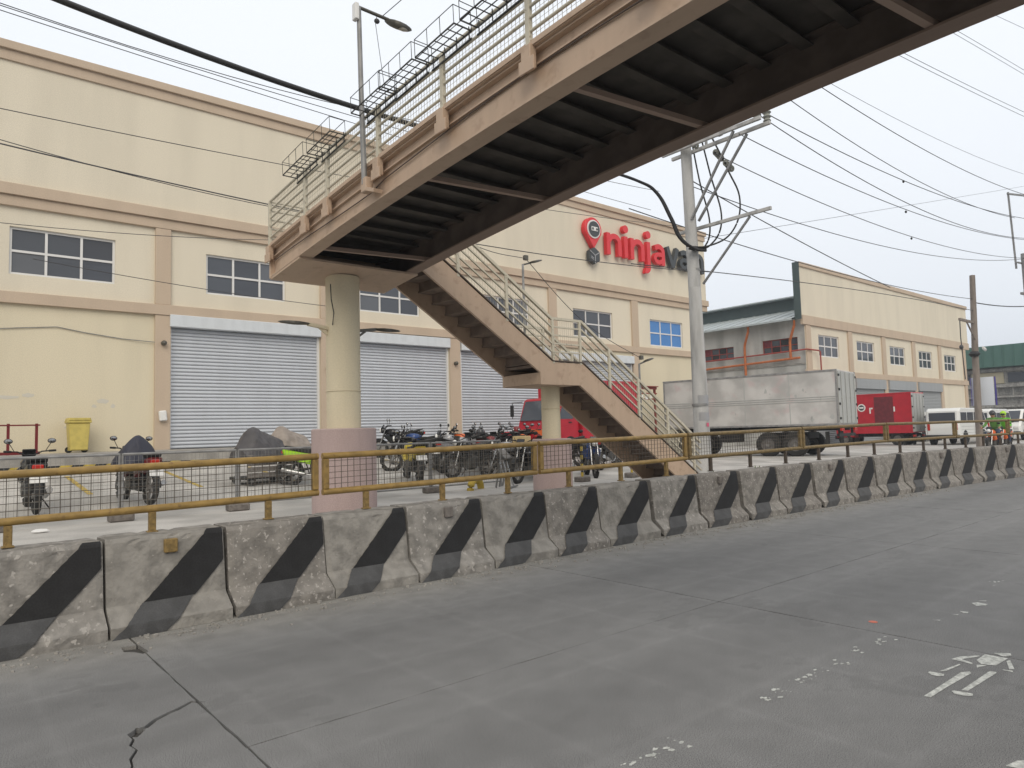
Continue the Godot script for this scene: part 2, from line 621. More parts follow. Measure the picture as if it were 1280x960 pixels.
func strip(path: Array, w: Array) -> PackedVector2Array:
	var l := PackedVector2Array()
	var r := PackedVector2Array()
	for i in path.size():
		var a: Vector2 = path[maxi(i - 1, 0)]
		var b: Vector2 = path[mini(i + 1, path.size() - 1)]
		var s: Vector2 = (b - a).normalized().orthogonal() * (w[i] * 0.5)
		l.append(path[i] + s)
		r.append(path[i] - s)
	r.reverse()
	l.append_array(r)
	return l

func build_ground() -> void:
	var st := S()
	box(st, Vector3(0, -0.56, 0), Vector3(1400, 1.0, 1400))
	struct(obj("ground", st, M.ground))
	var road := Node3D.new()
	road.name = "road"
	add_child(road)
	struct(road)
	st = S()
	box(st, Vector3(20, -0.04, 0.4), Vector3(110, 0.02, 15.2))
	obj("joint_filler", st, M.joint, road)
	var crack: Array = [Vector2(1.36, -4.62), Vector2(1.30, -4.69), Vector2(1.20, -4.62), Vector2(1.15, -4.60), Vector2(1.06, -4.54), Vector2(1.0, -4.47), Vector2(0.95, -4.46), Vector2(0.90, -4.42), Vector2(0.905, -4.33), Vector2(0.875, -4.26), Vector2(0.89, -4.18), Vector2(0.84, -4.08), Vector2(0.83, -3.99), Vector2(0.79, -3.9), Vector2(0.77, -3.72)]
	var cut := strip(crack, [0.01, 0.016, 0.022, 0.018, 0.024, 0.026, 0.022, 0.018, 0.013, 0.014, 0.012, 0.014, 0.011, 0.012, 0.012])
	var chips := [PackedVector2Array([Vector2(1.22, -6.3), Vector2(1.34, -6.26), Vector2(1.36, -6.02), Vector2(1.31, -5.98), Vector2(1.27, -6.08), Vector2(1.21, -6.14)]), PackedVector2Array([Vector2(0.95, -4.49), Vector2(0.99, -4.44), Vector2(0.93, -4.36), Vector2(0.9, -4.39)]), PackedVector2Array([Vector2(1.98, -4.04), Vector2(2.06, -4.06), Vector2(2.08, -4.01), Vector2(2.02, -3.99)]), PackedVector2Array([Vector2(5.42, -3.79), Vector2(5.54, -3.79), Vector2(5.52, -3.74), Vector2(5.44, -3.75)]), PackedVector2Array([Vector2(3.55, -3.78), Vector2(3.8, -3.79), Vector2(3.82, -3.73), Vector2(3.66, -3.75)])]
	for iz in 5:
		for ix in 14:
			var x0 := 1.33 + 4.28 * (ix - 3)
			var z0 := -6.8 + 3.0 * iz
			var a := Vector2(x0 + 0.006, z0 + 0.004)
			var c := Vector2(x0 + 4.28 - 0.006, z0 + 3.0 - 0.005)
			var p := PackedVector2Array()
			var fine := 0.004 if iz < 3 and ix > 1 and ix < 8 else 0.002
			for e in [[a, Vector2(c.x, a.y)], [Vector2(c.x, a.y), c], [c, Vector2(a.x, c.y)], [Vector2(a.x, c.y), a]]:
				p.append_array(PackedVector2Array(jag(e[0], e[1], fine)))
			var pieces: Array = [p]
			for hole in [cut] + chips:
				var next: Array = []
				for q in pieces:
					var r := Geometry2D.clip_polygons(q, hole)
					for e in r:
						if not Geometry2D.is_polygon_clockwise(e) or r.size() == 1:
							next.append(e)
				pieces = next
			var y := rng.randf_range(-0.001, 0.0)
			for q in pieces:
				obj("slab", slab_mesh(q, y), M.road, road)
				y -= 0.006
	# yard: one sheet behind the barrier, rising to the warehouse
	st = S()
	var xs := []
	for i in 58:
		xs.append(-30.0 + i * 2.0 if i < 52 else 74.0 + (i - 52) * 22.0)
	var grid := []
	for x in xs:
		var col := []
		var front := -7.3 + minf(bend(x), 7.0)
		for k in 24:
			var z := front if k == 0 else minf(front - 0.6, -7.6 - (k - 1) * 0.8) if k < 18 else -21.2 - (k - 17) * 14.0
			col.append(on_lot(x, z))
		grid.append(col)
	for i in xs.size() - 1:
		quad(st, grid[i][0] - Vector3(0, 0.5, 0), grid[i + 1][0] - Vector3(0, 0.5, 0), grid[i + 1][0], grid[i][0])
		for k in 23:
			quad(st, grid[i][k], grid[i + 1][k], grid[i + 1][k + 1], grid[i][k + 1])
	struct(obj("parking_lot", st, M.lot))
	# parking bay lines
	for k in 7:
		st = S()
		var x := 0.45 + 2.03 * k
		for j in 6:
			var z := -18.6 + j * 0.5
			quad(st, on_lot(x - 0.05, z + 0.5) + Vector3(0, .006, 0), on_lot(x + 0.05, z + 0.5) + Vector3(0, .006, 0), on_lot(x + 0.05, z) + Vector3(0, .006, 0), on_lot(x - 0.05, z) + Vector3(0, .006, 0))
		tag(obj("parking_line", st, M.yellow_line), "yellow parking bay line on the yard, %s from the left" % ORD[k], "road marking", "yellow parking lines")
	# worn markings
	var g := func(_x, _z): return 0.0022
	st = S()
	for f in [[[7.04, -2.21], [7.1, -2.18], [7.09, -2.1], [7.03, -2.1], [6.96, -2.15]], [[7.16, -2.2], [7.22, -2.15], [7.19, -2.14]], [[6.68, -2.19], [6.7, -2.13], [6.65, -2.12], [6.64, -2.15]], [[6.53, -2.2], [6.57, -2.16], [6.53, -2.16]], [[6.24, -2.25], [6.29, -2.2], [6.26, -2.2]]]:
		flat(st, pv(f), g)
	var hh := 0.0015
	for e in [[2.5, 3.0, 13], [3.8, 4.02, 9], [4.15, 4.55, 12], [4.6, 4.8, 3], [5.0, 5.15, 5], [5.3, 5.55, 6], [7.9, 8.2, 5], [9.2, 9.9, 8], [11.5, 12.4, 8]]:
		for k in e[2] * 2:
			var c := Vector2(rng.randf_range(e[0], e[1]), -2.3 + rng.randfn(0.0, 0.03))
			var p := PackedVector2Array()
			var r := rng.randf_range(0.003, 0.02)
			for t in 7:
				p.append(c + Vector2(cos(TAU * t / 7) * rng.randf_range(0.5, 1.7), sin(TAU * t / 7) * rng.randf_range(0.4, 0.9)) * r)
			hh += 0.000012
			var gh := func(_x, _z): return hh
			flat(st, p, gh)
	stuff(tag(obj("lane_line", st, M.paint), "worn broken white lane line flaking off the road", "road marking"))
	var sym := thing("cyclist_symbol", "white painted bicycle rider symbol on the road at the right", "road marking")
	var part := ["arm", "torso", "head", "arm", "hand", "hand", "fork", "wheel", "frame", "frame", "wheel"]
	var shapes := [[[5.31, -1.81], [5.4, -1.79], [5.52, -1.71], [5.5, -1.7], [5.35, -1.76], [5.32, -1.69], [5.29, -1.68]], [[5.4, -1.69], [5.57, -1.69], [5.58, -1.56], [5.37, -1.57], [5.33, -1.64]], [[5.64, -1.66], [5.71, -1.58], [5.66, -1.56], [5.6, -1.59]], [[5.51, -1.55], [5.55, -1.54], [5.37, -1.47], [5.34, -1.49]], [[5.31, -1.52], [5.33, -1.47], [5.3, -1.46], [5.3, -1.51]], [[5.3, -1.66], [5.33, -1.61], [5.24, -1.64]], [[5.0, -1.78], [5.24, -1.74], [5.23, -1.73], [5.05, -1.75]], [[4.93, -1.82], [4.96, -1.82], [4.97, -1.74], [4.93, -1.73], [4.9, -1.75], [4.9, -1.79]], [[4.49, -1.69], [4.73, -1.685], [5.07, -1.68], [5.13, -1.65], [5.1, -1.63], [4.73, -1.65], [4.5, -1.655]], [[4.74, -1.575], [5.22, -1.565], [5.23, -1.53], [5.2, -1.525], [4.76, -1.545]], [[4.69, -1.61], [4.71, -1.6], [4.73, -1.51], [4.69, -1.5], [4.66, -1.53], [4.65, -1.58]]]
	for i in shapes.size():
		st = S()
		flat(st, pv(shapes[i]), g)
		obj(part[i], st, M.paint, sym)
	st = S()
	flat(st, pv([[3.86, -1.12], [3.95, -1.1], [4.12, -0.98], [4.0, -0.9], [3.9, -0.95]]), g)
	tag(obj("paint_patch", st, M.paint), "white paint patch at the bottom right corner of the road", "road marking")
	st = S()
	flat(st, disc_poly(Vector2(5.87, -2.55), 0.035, 9), g)
	tag(obj("survey_mark", st, mat(0.6, 0.16, 0.1)), "small orange spray dot on the road above the cyclist symbol", "road marking")
	# gravel and grit at the barrier's foot
	st = S()
	for i in 900:
		var x := rng.randf_range(-1.0, 18.0)
		var z := -6.5 + bend(x) + absf(rng.randfn(0.0, 0.16)) - 0.02
		var r := rng.randf_range(0.003, 0.012) * (1.6 if rng.randf() < 0.1 else 1.0)
		box(st, Vector3(x, r * 0.5, z), Vector3(r * 2, r * 1.3, r * 1.7), Basis(Vector3.UP, rng.randf() * TAU))
	stuff(tag(obj("grit", st, M.concrete), "grit and small stones along the foot of the barrier", "grit"))

# ------------------------------------------------------------------ barrier
const PROFILE := [[-6.55, 0.0], [-6.555, 0.095], [-6.75, 0.215], [-6.825, 0.745], [-6.85, 0.77]]

func front_at(h: float) -> Vector2:      # (z, y) on the barrier's face
	for i in PROFILE.size() - 1:
		if h <= PROFILE[i + 1][1]:
			var t: float = inverse_lerp(PROFILE[i][1], PROFILE[i + 1][1], h)
			return Vector2(lerpf(PROFILE[i][0], PROFILE[i + 1][0], t), h)
	return Vector2(-6.85, 0.77)

func barrier_mesh(sd: int) -> ArrayMesh:
	var st := S()
	var n := FastNoiseLite.new()
	n.seed = sd
	n.frequency = 3.0
	n.fractal_octaves = 3
	var hs := [0.0, 0.05, 0.09, 0.1, 0.14, 0.18, 0.21, 0.225, 0.3, 0.37, 0.44, 0.51, 0.58, 0.65, 0.71, 0.735, 0.755, 0.77]
	var pts := []
	for h in hs:
		pts.append(front_at(h))
	for h in range(hs.size() - 1, -1, -1):
		var f := front_at(hs[h])
		pts.append(Vector2(-14.08 - f.x, f.y))
	var nx := 18
	var rows := []
	for i in nx + 1:
		var x := 0.011 + 0.978 * i / nx
		var e := 0.012 if i == 0 or i == nx else 0.0    # rounded ends
		var row := []
		for k in pts.size():
			var p: Vector2 = pts[k]
			var d := n.get_noise_3d(x * 1.2, p.y * 2.0, p.x) * 0.007
			if (p.y > 0.7 or (p.y > 0.07 and p.y < 0.13)) and n.get_noise_3d(x * 2.0 + 9.0, p.y, p.x * 0.3) > 0.36:
				d -= 0.014
			var s := 1.0 if p.x > -7.04 else -1.0
			row.append(Vector3(x, p.y + (d * 0.8 if p.y > 0.74 else 0.0), p.x + s * (d - e)))
		rows.append(row)
	for i in nx:
		for k in pts.size() - 1:
			quad(st, rows[i][k], rows[i + 1][k], rows[i + 1][k + 1], rows[i][k + 1])
	for e in [0, nx]:
		var c := Vector3(rows[e][0].x, 0.3, -7.04)
		for k in pts.size() - 1:
			if e == 0:
				tri(st, c, rows[e][k], rows[e][k + 1])
			else:
				tri(st, c, rows[e][k + 1], rows[e][k])
	return st.commit()

func stripe_mesh(lo: float, hi: float, w: float) -> ArrayMesh:      # painted diagonal, a skin 4 mm proud of the face
	var st := S()
	var prev := []
	for i in 29:
		var h := lerpf(lo, hi, i / 28.0)
		var f := front_at(h)
		var l := 0.01 + 0.28 * minf(h / 0.22, 1.0) + 0.55 * maxf(0.0, (h - 0.22) / 0.55)
		var r := minf(l + w - 0.03 * maxf(0.0, h - 0.3), 0.975)
		l += rng.randf_range(-0.004, 0.004)
		r += rng.randf_range(-0.004, 0.0)
		var dir := front_at(minf(h + 0.01, 0.77)) - front_at(maxf(h - 0.01, 0.0))
		var nrm := Vector2(dir.y, -dir.x).normalized() * 0.014
		var cur := []
		for k in 9:
			cur.append(Vector3(lerpf(l, r, k / 8.0), f.y + nrm.y, f.x + nrm.x))
		if i > 0:
			for k in 8:
				quad(st, prev[k], prev[k + 1], cur[k + 1], cur[k])
		prev = cur
	return st.commit()

func build_barriers() -> void:
	var joints := [-3.9, -2.85, -1.82, -0.8, 0.2, 1.19, 2.18, 3.16, 4.15, 5.2, 6.24, 7.23, 8.35, 9.46, 10.6, 11.72, 12.92, 14.1, 15.31]
	while joints.size() < 33:
		joints.append(joints[-1] + 1.22)
	var bodies := []
	var upper := []
	var lower := []
	for i in 4:
		bodies.append(barrier_mesh(40 + i))
		upper.append(stripe_mesh(0.222, 0.772, 0.36 + 0.02 * i))
		lower.append(stripe_mesh(0.0, 0.219, 0.37 + 0.015 * i))
	var bst := S()
	box(bst, Vector3.ZERO, Vector3(0.11, 0.12, 0.05), Basis.IDENTITY, 0.008)
	var bracket := bst.commit()
	for i in joints.size() - 1:
		var x: float = joints[i]
		var l: float = joints[i + 1] - x
		var notes := ""
		var has_bracket := i in [5, 8, 13, 16, 20, 23]
		if has_bracket:
			notes = " and a bracket box"
		var o := thing("concrete_barrier", "grey concrete road barrier with black stripe%s, %s from the left end" % [notes, ORD[i]], "barrier", Vector3(x, 0, bend(x)), -atan((bend(x + l) - bend(x)) / l), "concrete barriers along the road")
		o.position.z += rng.randf_range(-0.012, 0.012)
		o.rotation.y += rng.randf_range(-0.0012, 0.0012)
		var v := (i * 7) % 4
		var hy := (0.768 + 0.006 * clampf(x, 0, 16)) / 0.77 + rng.randf_range(-0.007, 0.007)
		var b := inst("body", bodies[v], [M.barrier, M.barrier_b, M.barrier_c, M.barrier_b][v] if i < 13 else [M.barrier_c, M.barrier_d][i % 2], o)
		b.scale = Vector3(l, hy, 1)
		var s := inst("stripe", upper[v], M.stripe, o)
		s.scale = b.scale
		var s2 := inst("stripe", lower[v], M.stripe_dust, o)
		s2.scale = b.scale
		var k3 := 1.0 - 0.28 * clampf((x - 3.0) / 7.0, 0.0, 1.0)     # the blocks further on have slimmer feet
		for q in [b, s, s2]:
			q.scale.z = k3
			q.position.z = -7.04 * (1.0 - k3) + 0.36 * (1.0 - k3)
		s2.set_meta("label", "lower part of the stripe, faded grey with road dust")
		if has_bracket:
			var k := inst("bracket", bracket, M.rail_leg if i == 5 else M.foot, o)
			k.position = Vector3(0.52 * l, 0.67 * hy, -6.84 * k3 - 6.68 * (1.0 - k3) + 0.045)

# ------------------------------------------------------------------ yellow railing on the barrier
func rail_y(x: float) -> float:
	return minf(1.39 + 0.0115 * x, 1.58)

func build_railing() -> void:
	var e := [-3.3, 0.0, 3.26, 6.4, 9.75, 13.4, 16.95, 20.5, 23.7, 27.2, 30.6]
	e[1] = -0.02
	for i in e.size() - 1:
		var x0: float = e[i] + 0.025
		var x1: float = e[i + 1] - 0.025
		var a := Vector3(x0, rail_y(x0), -7.1 + bend(x0))
		var b := Vector3(x1, rail_y(x1), -7.1 + bend(x1))
		var o := thing("railing_panel", "yellow steel pipe railing panel with wire mesh on the barrier, %s from the left" % ORD[i], "railing", Vector3.ZERO, 0.0, "yellow railing panels")
		var rm: Material = M.yellow_rail if i < 4 else M.rail_dirty
		var lm: Material = M.rail_leg if i < 4 else M.leg_dirty
		var drop := 0.385
		for k in 2:
			var st := S()
			var d := Vector3(0, -drop * k - 0.03, 0)
			tube(st, [a + d, (a + b) * 0.5 + d + Vector3(0, -0.004, 0), b + d], 0.034, 12)
			obj("top_rail" if k == 0 else "bottom_rail", st, rm, o)
		for q in [a + Vector3(0.035, 0, 0), b - Vector3(0.035, 0, 0)]:
			var st := S()
			box(st, q - Vector3(0, drop * 0.5 + 0.03, 0), Vector3(0.065, drop - 0.066, 0.06), Basis.IDENTITY, 0.006)
			obj("end_post", st, rm, o)
		var n := 3 if i < 4 else 3
		for k in n:
			var t := (k + 0.5) / n
			var p := a.lerp(b, t)
			var foot := 0.765 + 0.0065 * clampf(p.x, 0, 16)
			var st := S()
			var mid := p.y - drop - 0.064
			box(st, Vector3(p.x, (mid + foot) * 0.5, p.z), Vector3(0.06, mid - foot, 0.05), Basis.IDENTITY, 0.005)
			var leg := obj("leg", st, lm, o)
			st = S()
			box(st, Vector3(p.x, foot + 0.008, p.z), Vector3(0.09, 0.012, 0.08), Basis.IDENTITY, 0.003)
			obj("foot_plate", st, lm, leg)
		if i < 5:
			var st := S()
			var w := x1 - x0 - 0.14
			var nv := int(w / 0.075)
			for k in nv + 1:
				var p := (a + Vector3(0.07, 0, 0)).lerp(b - Vector3(0.07, 0, 0), float(k) / nv)
				bar(st, p - Vector3(0, 0.05, 0), p - Vector3(0, drop + 0.01, 0), 0.0055, 0.0055)
			for k in 5:
				var d := Vector3(0, -0.085 - k * 0.062, 0.006)
				bar(st, a + d + Vector3(0.066, 0, 0), b + d - Vector3(0.066, 0, 0), 0.0055, 0.0055)
			stuff(obj("wire_mesh", st, M.mesh, o))

# ------------------------------------------------------------------ grey mesh fence in the yard
func build_mesh_fence() -> void:
	var e := [-1.7, 0.75, 2.34, 4.1, 6.1, 8.02, 9.9]
	for i in e.size() - 1:
		var x0: float = e[i]
		var x1: float = e[i + 1]
		var o := thing("mesh_fence_panel", "grey temporary wire mesh fence panel on concrete feet in the yard, %s from the left" % ORD[i], "fence", Vector3(x0, 0.4, -12.2), 0.0, "grey mesh fence panels")
		var w := x1 - x0
		var st := S()
		tube(st, [Vector3(0.02, 1.02, 0), Vector3(w - 0.02, 1.02, 0)], 0.02, 8)
		obj("top_bar", st, M.galv, o)
		st = S()
		tube(st, [Vector3(0.02, 0.12, 0), Vector3(w - 0.02, 0.12, 0)], 0.018, 8)
		obj("bottom_bar", st, M.galv, o)
		for x in [0.02, w - 0.02]:
			st = S()
			tube(st, [Vector3(x, 0.0, 0), Vector3(x, 1.035, 0)], 0.02, 8)
			obj("post", st, M.galv, o)
		st = S()
		var nv := int(w / 0.06)
		for k in range(1, nv):
			var x := w * k / nv
			bar(st, Vector3(x, 0.12, 0), Vector3(x, 1.0, 0), 0.0035, 0.0035)
		for k in 9:
			bar(st, Vector3(0.02, 0.2 + k * 0.09, 0.003), Vector3(w - 0.02, 0.2 + k * 0.09, 0.003), 0.0035, 0.0035)
		stuff(obj("wire_mesh", st, M.galv_mesh, o))
		st = S()
		box(st, Vector3(0.0, 0.06, 0.03), Vector3(0.34, 0.12, 0.24), Basis.IDENTITY, 0.02)
		obj("concrete_foot", st, M.foot, o)
	for k in 2:
		var x: float = [11.8, 13.45][k]
		var o := thing("bollard_post", "yellow and black striped post, %s the stairs" % ["by the blue motorcycle left of", "under"][k], "bollard", Vector3(x, 0.4, [-11.55, -11.45][k]))
		for j in 8:
			var st := S()
			cyl(st, Vector3(0, 0.12 + j * 0.1, 0), Vector3(0, 0.22 + j * 0.1, 0), 0.03, -1, 10)
			obj("band", st, M.hazard if j % 2 == 0 else M.dark, o)
		var st := S()
		box(st, Vector3(0, 0.06, 0), Vector3(0.32, 0.12, 0.26), Basis.IDENTITY, 0.02)
		obj("concrete_foot", st, M.foot, o)

# ------------------------------------------------------------------ buildings
func holed_wall(st: SurfaceTool, xf: Transform3D, x0: float, x1: float, y0: float, y1: float, holes: Array, depth: float) -> void:   # in local xy, facing +z
	var xs := [x0, x1]
	var ys := [y0, y1]
	for h in holes:
		xs.append_array([h[0], h[2]])
		ys.append_array([h[1], h[3]])
	xs.sort()
	ys.sort()
	for i in xs.size() - 1:
		for j in ys.size() - 1:
			if xs[i + 1] - xs[i] < 1e-4 or ys[j + 1] - ys[j] < 1e-4:
				continue
			var c := Vector2((xs[i] + xs[i + 1]) * 0.5, (ys[j] + ys[j + 1]) * 0.5)
			var open := false
			for h in holes:
				if c.x > h[0] and c.x < h[2] and c.y > h[1] and c.y < h[3]:
					open = true
			if not open:
				quad(st, xf * Vector3(xs[i], ys[j], 0), xf * Vector3(xs[i + 1], ys[j], 0), xf * Vector3(xs[i + 1], ys[j + 1], 0), xf * Vector3(xs[i], ys[j + 1], 0))
	for h in holes:
		var a := Vector3(h[0], h[1], 0)
		var b := Vector3(h[2], h[1], 0)
		var c := Vector3(h[2], h[3], 0)
		var d := Vector3(h[0], h[3], 0)
		var k := Vector3(0, 0, -depth)
		for e in [[a, b], [b, c], [c, d], [d, a]]:
			quad(st, xf * (e[0] + k), xf * (e[1] + k), xf * e[1], xf * e[0])

func window(parent: Node3D, xf: Transform3D, x0: float, y0: float, x1: float, y1: float, nx: int, ny: int, frame_m: Material, pane_ms: Array, t := 0.05, depth := 0.1) -> void:
	var st := S()
	var zf := -depth + 0.03
	var w := x1 - x0
	var h := y1 - y0
	for i in nx + 1:
		var x := x0 + w * i / nx
		x = clampf(x, x0 + t * 0.5, x1 - t * 0.5)
		box(st, xf * Vector3(x, (y0 + y1) * 0.5, zf), Vector3(t, h - 0.002, 0.05), xf.basis)
	for j in ny + 1:
		var y := clampf(y0 + h * j / ny, y0 + t * 0.5, y1 - t * 0.5)
		for i in nx:
			var xa := x0 + w * i / nx + t * (0.5 if i > 0 else 1.0)
			var xb := x0 + w * (i + 1) / nx - t * (0.5 if i < nx - 1 else 1.0)
			box(st, xf * Vector3((xa + xb) * 0.5, y, zf), Vector3(xb - xa, t, 0.046), xf.basis)
	var f := obj("window", st, frame_m, parent)
	for j in ny:
		for i in nx:
			st = S()
			var c := xf * Vector3(x0 + w * (i + 0.5) / nx, y0 + h * (j + 0.5) / ny, zf - 0.012 + rng.randf_range(-0.002, 0.002))
			var b := xf.basis * Basis.from_euler(Vector3(rng.randf_range(-0.012, 0.012), rng.randf_range(-0.012, 0.012), 0))
			box(st, c, Vector3(w / nx - 0.004, h / ny - 0.004, 0.008), b)
			obj("pane", st, pane_ms[(i + j * nx) % pane_ms.size()], f)

func roller_door(parent: Node3D, x0: float, x1: float, y0: float, y1: float, z: float, m: Material, box_m: Material) -> void:
	var st := S()
	var n := int((y1 - 0.36 - y0) / 0.105)
	var hh := (y1 - 0.36 - y0) / n
	for i in n:
		var y := y0 + i * hh
		var pr := [[0.0, 0.0], [0.08, 0.022], [0.3, 0.034], [0.55, 0.03], [0.85, 0.01], [1.0, -0.012]]
		for k in 5:
			var a: Array = pr[k]
			var b: Array = pr[k + 1]
			quad(st, Vector3(x0 + 0.06, y + a[0] * hh, z + a[1]), Vector3(x1 - 0.06, y + a[0] * hh, z + a[1]), Vector3(x1 - 0.06, y + b[0] * hh, z + b[1]), Vector3(x0 + 0.06, y + b[0] * hh, z + b[1]))
	var c := obj("shutter_curtain", st, m, parent)
	stuff(c)
	st = S()
	box(st, Vector3((x0 + x1) * 0.5, y1 - 0.17, z + 0.12), Vector3(x1 - x0, 0.36, 0.3), Basis.IDENTITY, 0.015)
	obj("shutter_box", st, box_m, parent)
	for x in [x0 + 0.04, x1 - 0.04]:
		st = S()
		box(st, Vector3(x, (y0 + y1 - 0.36) * 0.5, z + 0.05), Vector3(0.07, y1 - 0.37 - y0, 0.09))
		obj("shutter_guide", st, M.frame_white, parent)

func band(parent: Node3D, called: String, x0: float, x1: float, y0: float, y1: float, z: float, proud: float, m: Material) -> void:
	var st := S()
	box(st, Vector3((x0 + x1) * 0.5, (y0 + y1) * 0.5, z + proud * 0.5 - 0.02), Vector3(x1 - x0, y1 - y0, proud + 0.04), Basis.IDENTITY, 0.008)
	obj(called, st, m, parent)

func build_warehouse() -> void:
	var o := thing("warehouse", "large cream warehouse with tan bands, grey roller doors and a red sign", "building")
	var z := -22.0
	var st := S()
	var id := Transform3D(Basis.IDENTITY, Vector3(0, 0, z))
	var wins := [[-3.75, 6.05, -1.3, 7.3], [1.58, 6.06, 4.02, 7.32], [6.47, 6.05, 8.95, 7.28], [11.63, 6.0, 14.12, 7.24], [17.14, 5.95, 19.6, 7.18], [22.24, 5.83, 24.86, 7.1], [27.65, 5.72, 30.32, 7.05]]
	var doors := [[5.43, 10.12, 5.3], [10.62, 15.39, 5.24], [15.93, 20.68, 5.18], [21.17, 26.2, 5.08]]
	holed_wall(st, id, -16.0, 31.75, 5.4, 8.0, wins, 0.14)
	obj("upper_wall", st, M.cream, o)
	var low := []
	for d in doors:
		low.append([d[0], 0.9, d[1], d[2]])
	st = S()
	holed_wall(st, id, -16.0, 31.75, 0.2, 5.4, low, 0.16)
	obj("lower_wall", st, M.cream_low, o)
	st = S()
	box(st, Vector3(8.2, 10.1, z - 0.2), Vector3(48.6, 4.2, 0.5))      # parapet wall, x -16.1 .. 32.5
	obj("parapet", st, M.cream, o)
	st = S()
	box(st, Vector3(7.8, 5.6, z - 14.3), Vector3(47.6, 10.8, 28.0))
	obj("building_core", st, M.grey_wall, o)
	st = S()
	quad(st, Vector3(31.75, 0, z), Vector3(31.75, 0, z - 28), Vector3(31.75, 11, z - 28), Vector3(31.75, 11, z))
	obj("side_wall", st, M.cream, o)
	band(o, "coping", -16.2, 32.55, 11.72, 12.0, z + 0.05, 0.06, M.tan)
	band(o, "coping", -16.2, 32.6, 12.0, 12.22, z + 0.05, 0.14, M.tan)
	band(o, "cornice", -16.2, 32.55, 8.12, 8.42, z + 0.05, 0.13, M.tan)
	band(o, "cornice", -16.2, 32.5, 7.84, 8.117, z + 0.0, 0.10, M.tan)
	var px := [-10.7, -5.5, -0.25, 5.04, 10.13, 15.4, 20.69, 26.2, 31.4]
	for i in px.size():
		var x: float = px[i]
		var w := 0.42 if i < 8 else 0.36
		if i >= 4 and i < 8:
			w = 0.48
		st = S()
		box(st, Vector3(x + w * 0.5, 6.71, z + 0.025), Vector3(w, 2.25, 0.13), Basis.IDENTITY, 0.01)
		obj("pilaster", st, M.tan, o)
		st = S()
		box(st, Vector3(x + w * 0.5, 2.65, z + 0.025), Vector3(w, 5.25, 0.13), Basis.IDENTITY, 0.01)
		obj("pilaster", st, M.tan, o)
	band(o, "floor_band", -16.2, 31.8, 5.28, 5.58, z, 0.12, M.tan)
	for i in wins.size():
		var w: Array = wins[i]
		var ms: Array = [[M.glass_tint, M.glass, M.glass_tint, M.glass_tint, M.glass, M.glass_light], [M.glass_light, M.glass_tint, M.glass, M.glass_tint, M.glass_tint, M.glass]][i % 2]
		if i == 5:
			ms = [M.glass, M.glass_tint, M.glass]
		if i == 6:
			ms = [M.blue_pane]
		window(o, id, w[0], w[1], w[2], w[3], 3, 2, M.frame_white, ms, 0.06, 0.12)
	for d in doors:
		roller_door(o, d[0], d[1], 1.38, d[2], z - 0.12, M.shutter, M.shutter_box)
	# loading platform with a hazard edge
	st = S()
	box(st, Vector3(2.5, 0.69, z + 0.86), Vector3(37.0, 1.36, 1.7), Basis.IDENTITY, 0.02)
	var dock := obj("loading_platform", st, M.concrete, o)
	var x := -8.0
	var k := 0
	while x < 20.8:
		st = S()
		var zz := z + 1.716
		quad(st, Vector3(x, 0.99, zz), Vector3(x + 0.25, 0.99, zz), Vector3(x + 0.33, 1.08, zz), Vector3(x + 0.08, 1.08, zz))
		obj("hazard_stripe", st, M.hazard if k % 2 == 0 else M.dark, dock)
		x += 0.25
		k += 1
	# fittings on the wall
	for p in [[5.26, 4.45], [10.36, 3.9], [15.62, 4.3], [20.93, 4.2]]:
		st = S()
		cyl(st, Vector3(p[0], p[1], z + 0.09), Vector3(p[0], p[1], z + 0.2), 0.07, 0.075, 12)
		ell(st, Vector3(p[0], p[1], z + 0.2), Vector3(0.075, 0.075, 0.05))
		obj("wall_lamp", st, M.lamp, o)
	st = S()
	tube(st, [Vector3(-4, 4.82, z + 0.03), Vector3(-1.0, 4.72, z + 0.03), Vector3(1.2, 4.58, z + 0.03), Vector3(1.9, 4.66, z + 0.03), Vector3(2.65, 4.74, z + 0.03), Vector3(3.3, 4.63, z + 0.03), Vector3(4.2, 4.52, z + 0.03), Vector3(5.2, 4.46, z + 0.08)], 0.012, 5)
	obj("wall_cable", st, M.galv, o)
	st = S()
	box(st, Vector3(5.24, 2.34, z + 0.17), Vector3(0.2, 0.3, 0.14), Basis.from_euler(Vector3(0, 0, 0.1)), 0.03)
	obj("meter_box", st, M.white, o)
	# scuffs and flaked plaster low on the blank wall
	for c in [[1.6, 2.85, 0.5, 0.1], [2.05, 2.9, 0.28, 0.12], [3.75, 2.75, 0.3, 0.14], [3.55, 2.62, 0.12, 0.1], [4.0, 2.62, 0.1, 0.14], [2.9, 2.05, 0.12, 0.05]]:
		st = S()
		var p := PackedVector2Array()
		for t in 12:
			p.append(Vector2(c[0] + cos(TAU * t / 12) * c[2] * rng.randf_range(0.4, 0.6), c[1] + sin(TAU * t / 12) * c[3] * rng.randf_range(0.3, 0.6)))
		prism(st, p, Transform3D(Basis.IDENTITY, Vector3(0, 0, z)), 0.008)
		obj("flaked_plaster", st, mat(0.6, 0.57, 0.5, 0.95), o)
	build_sign(z)

func stroke(parent: Node3D, pts: Array, w: float, z: float, d: float, m: Material, called := "stroke") -> void:
	var st := S()
	for p in Geometry2D.offset_polyline(pv(pts), w * 0.5, Geometry2D.JOIN_ROUND, Geometry2D.END_BUTT):
		if not Geometry2D.is_polygon_clockwise(p):
			prism(st, p, Transform3D(Basis.IDENTITY, Vector3(0, 0, z)), d)
	obj(called, st, m, parent)

func arc(c: Vector2, rx: float, ry: float, a0: float, a1: float, n := 10) -> Array:
	var o := []
	for i in n + 1:
		var t := lerpf(a0, a1, float(i) / n)
		o.append([c.x + cos(t) * rx, c.y + sin(t) * ry])
	return o

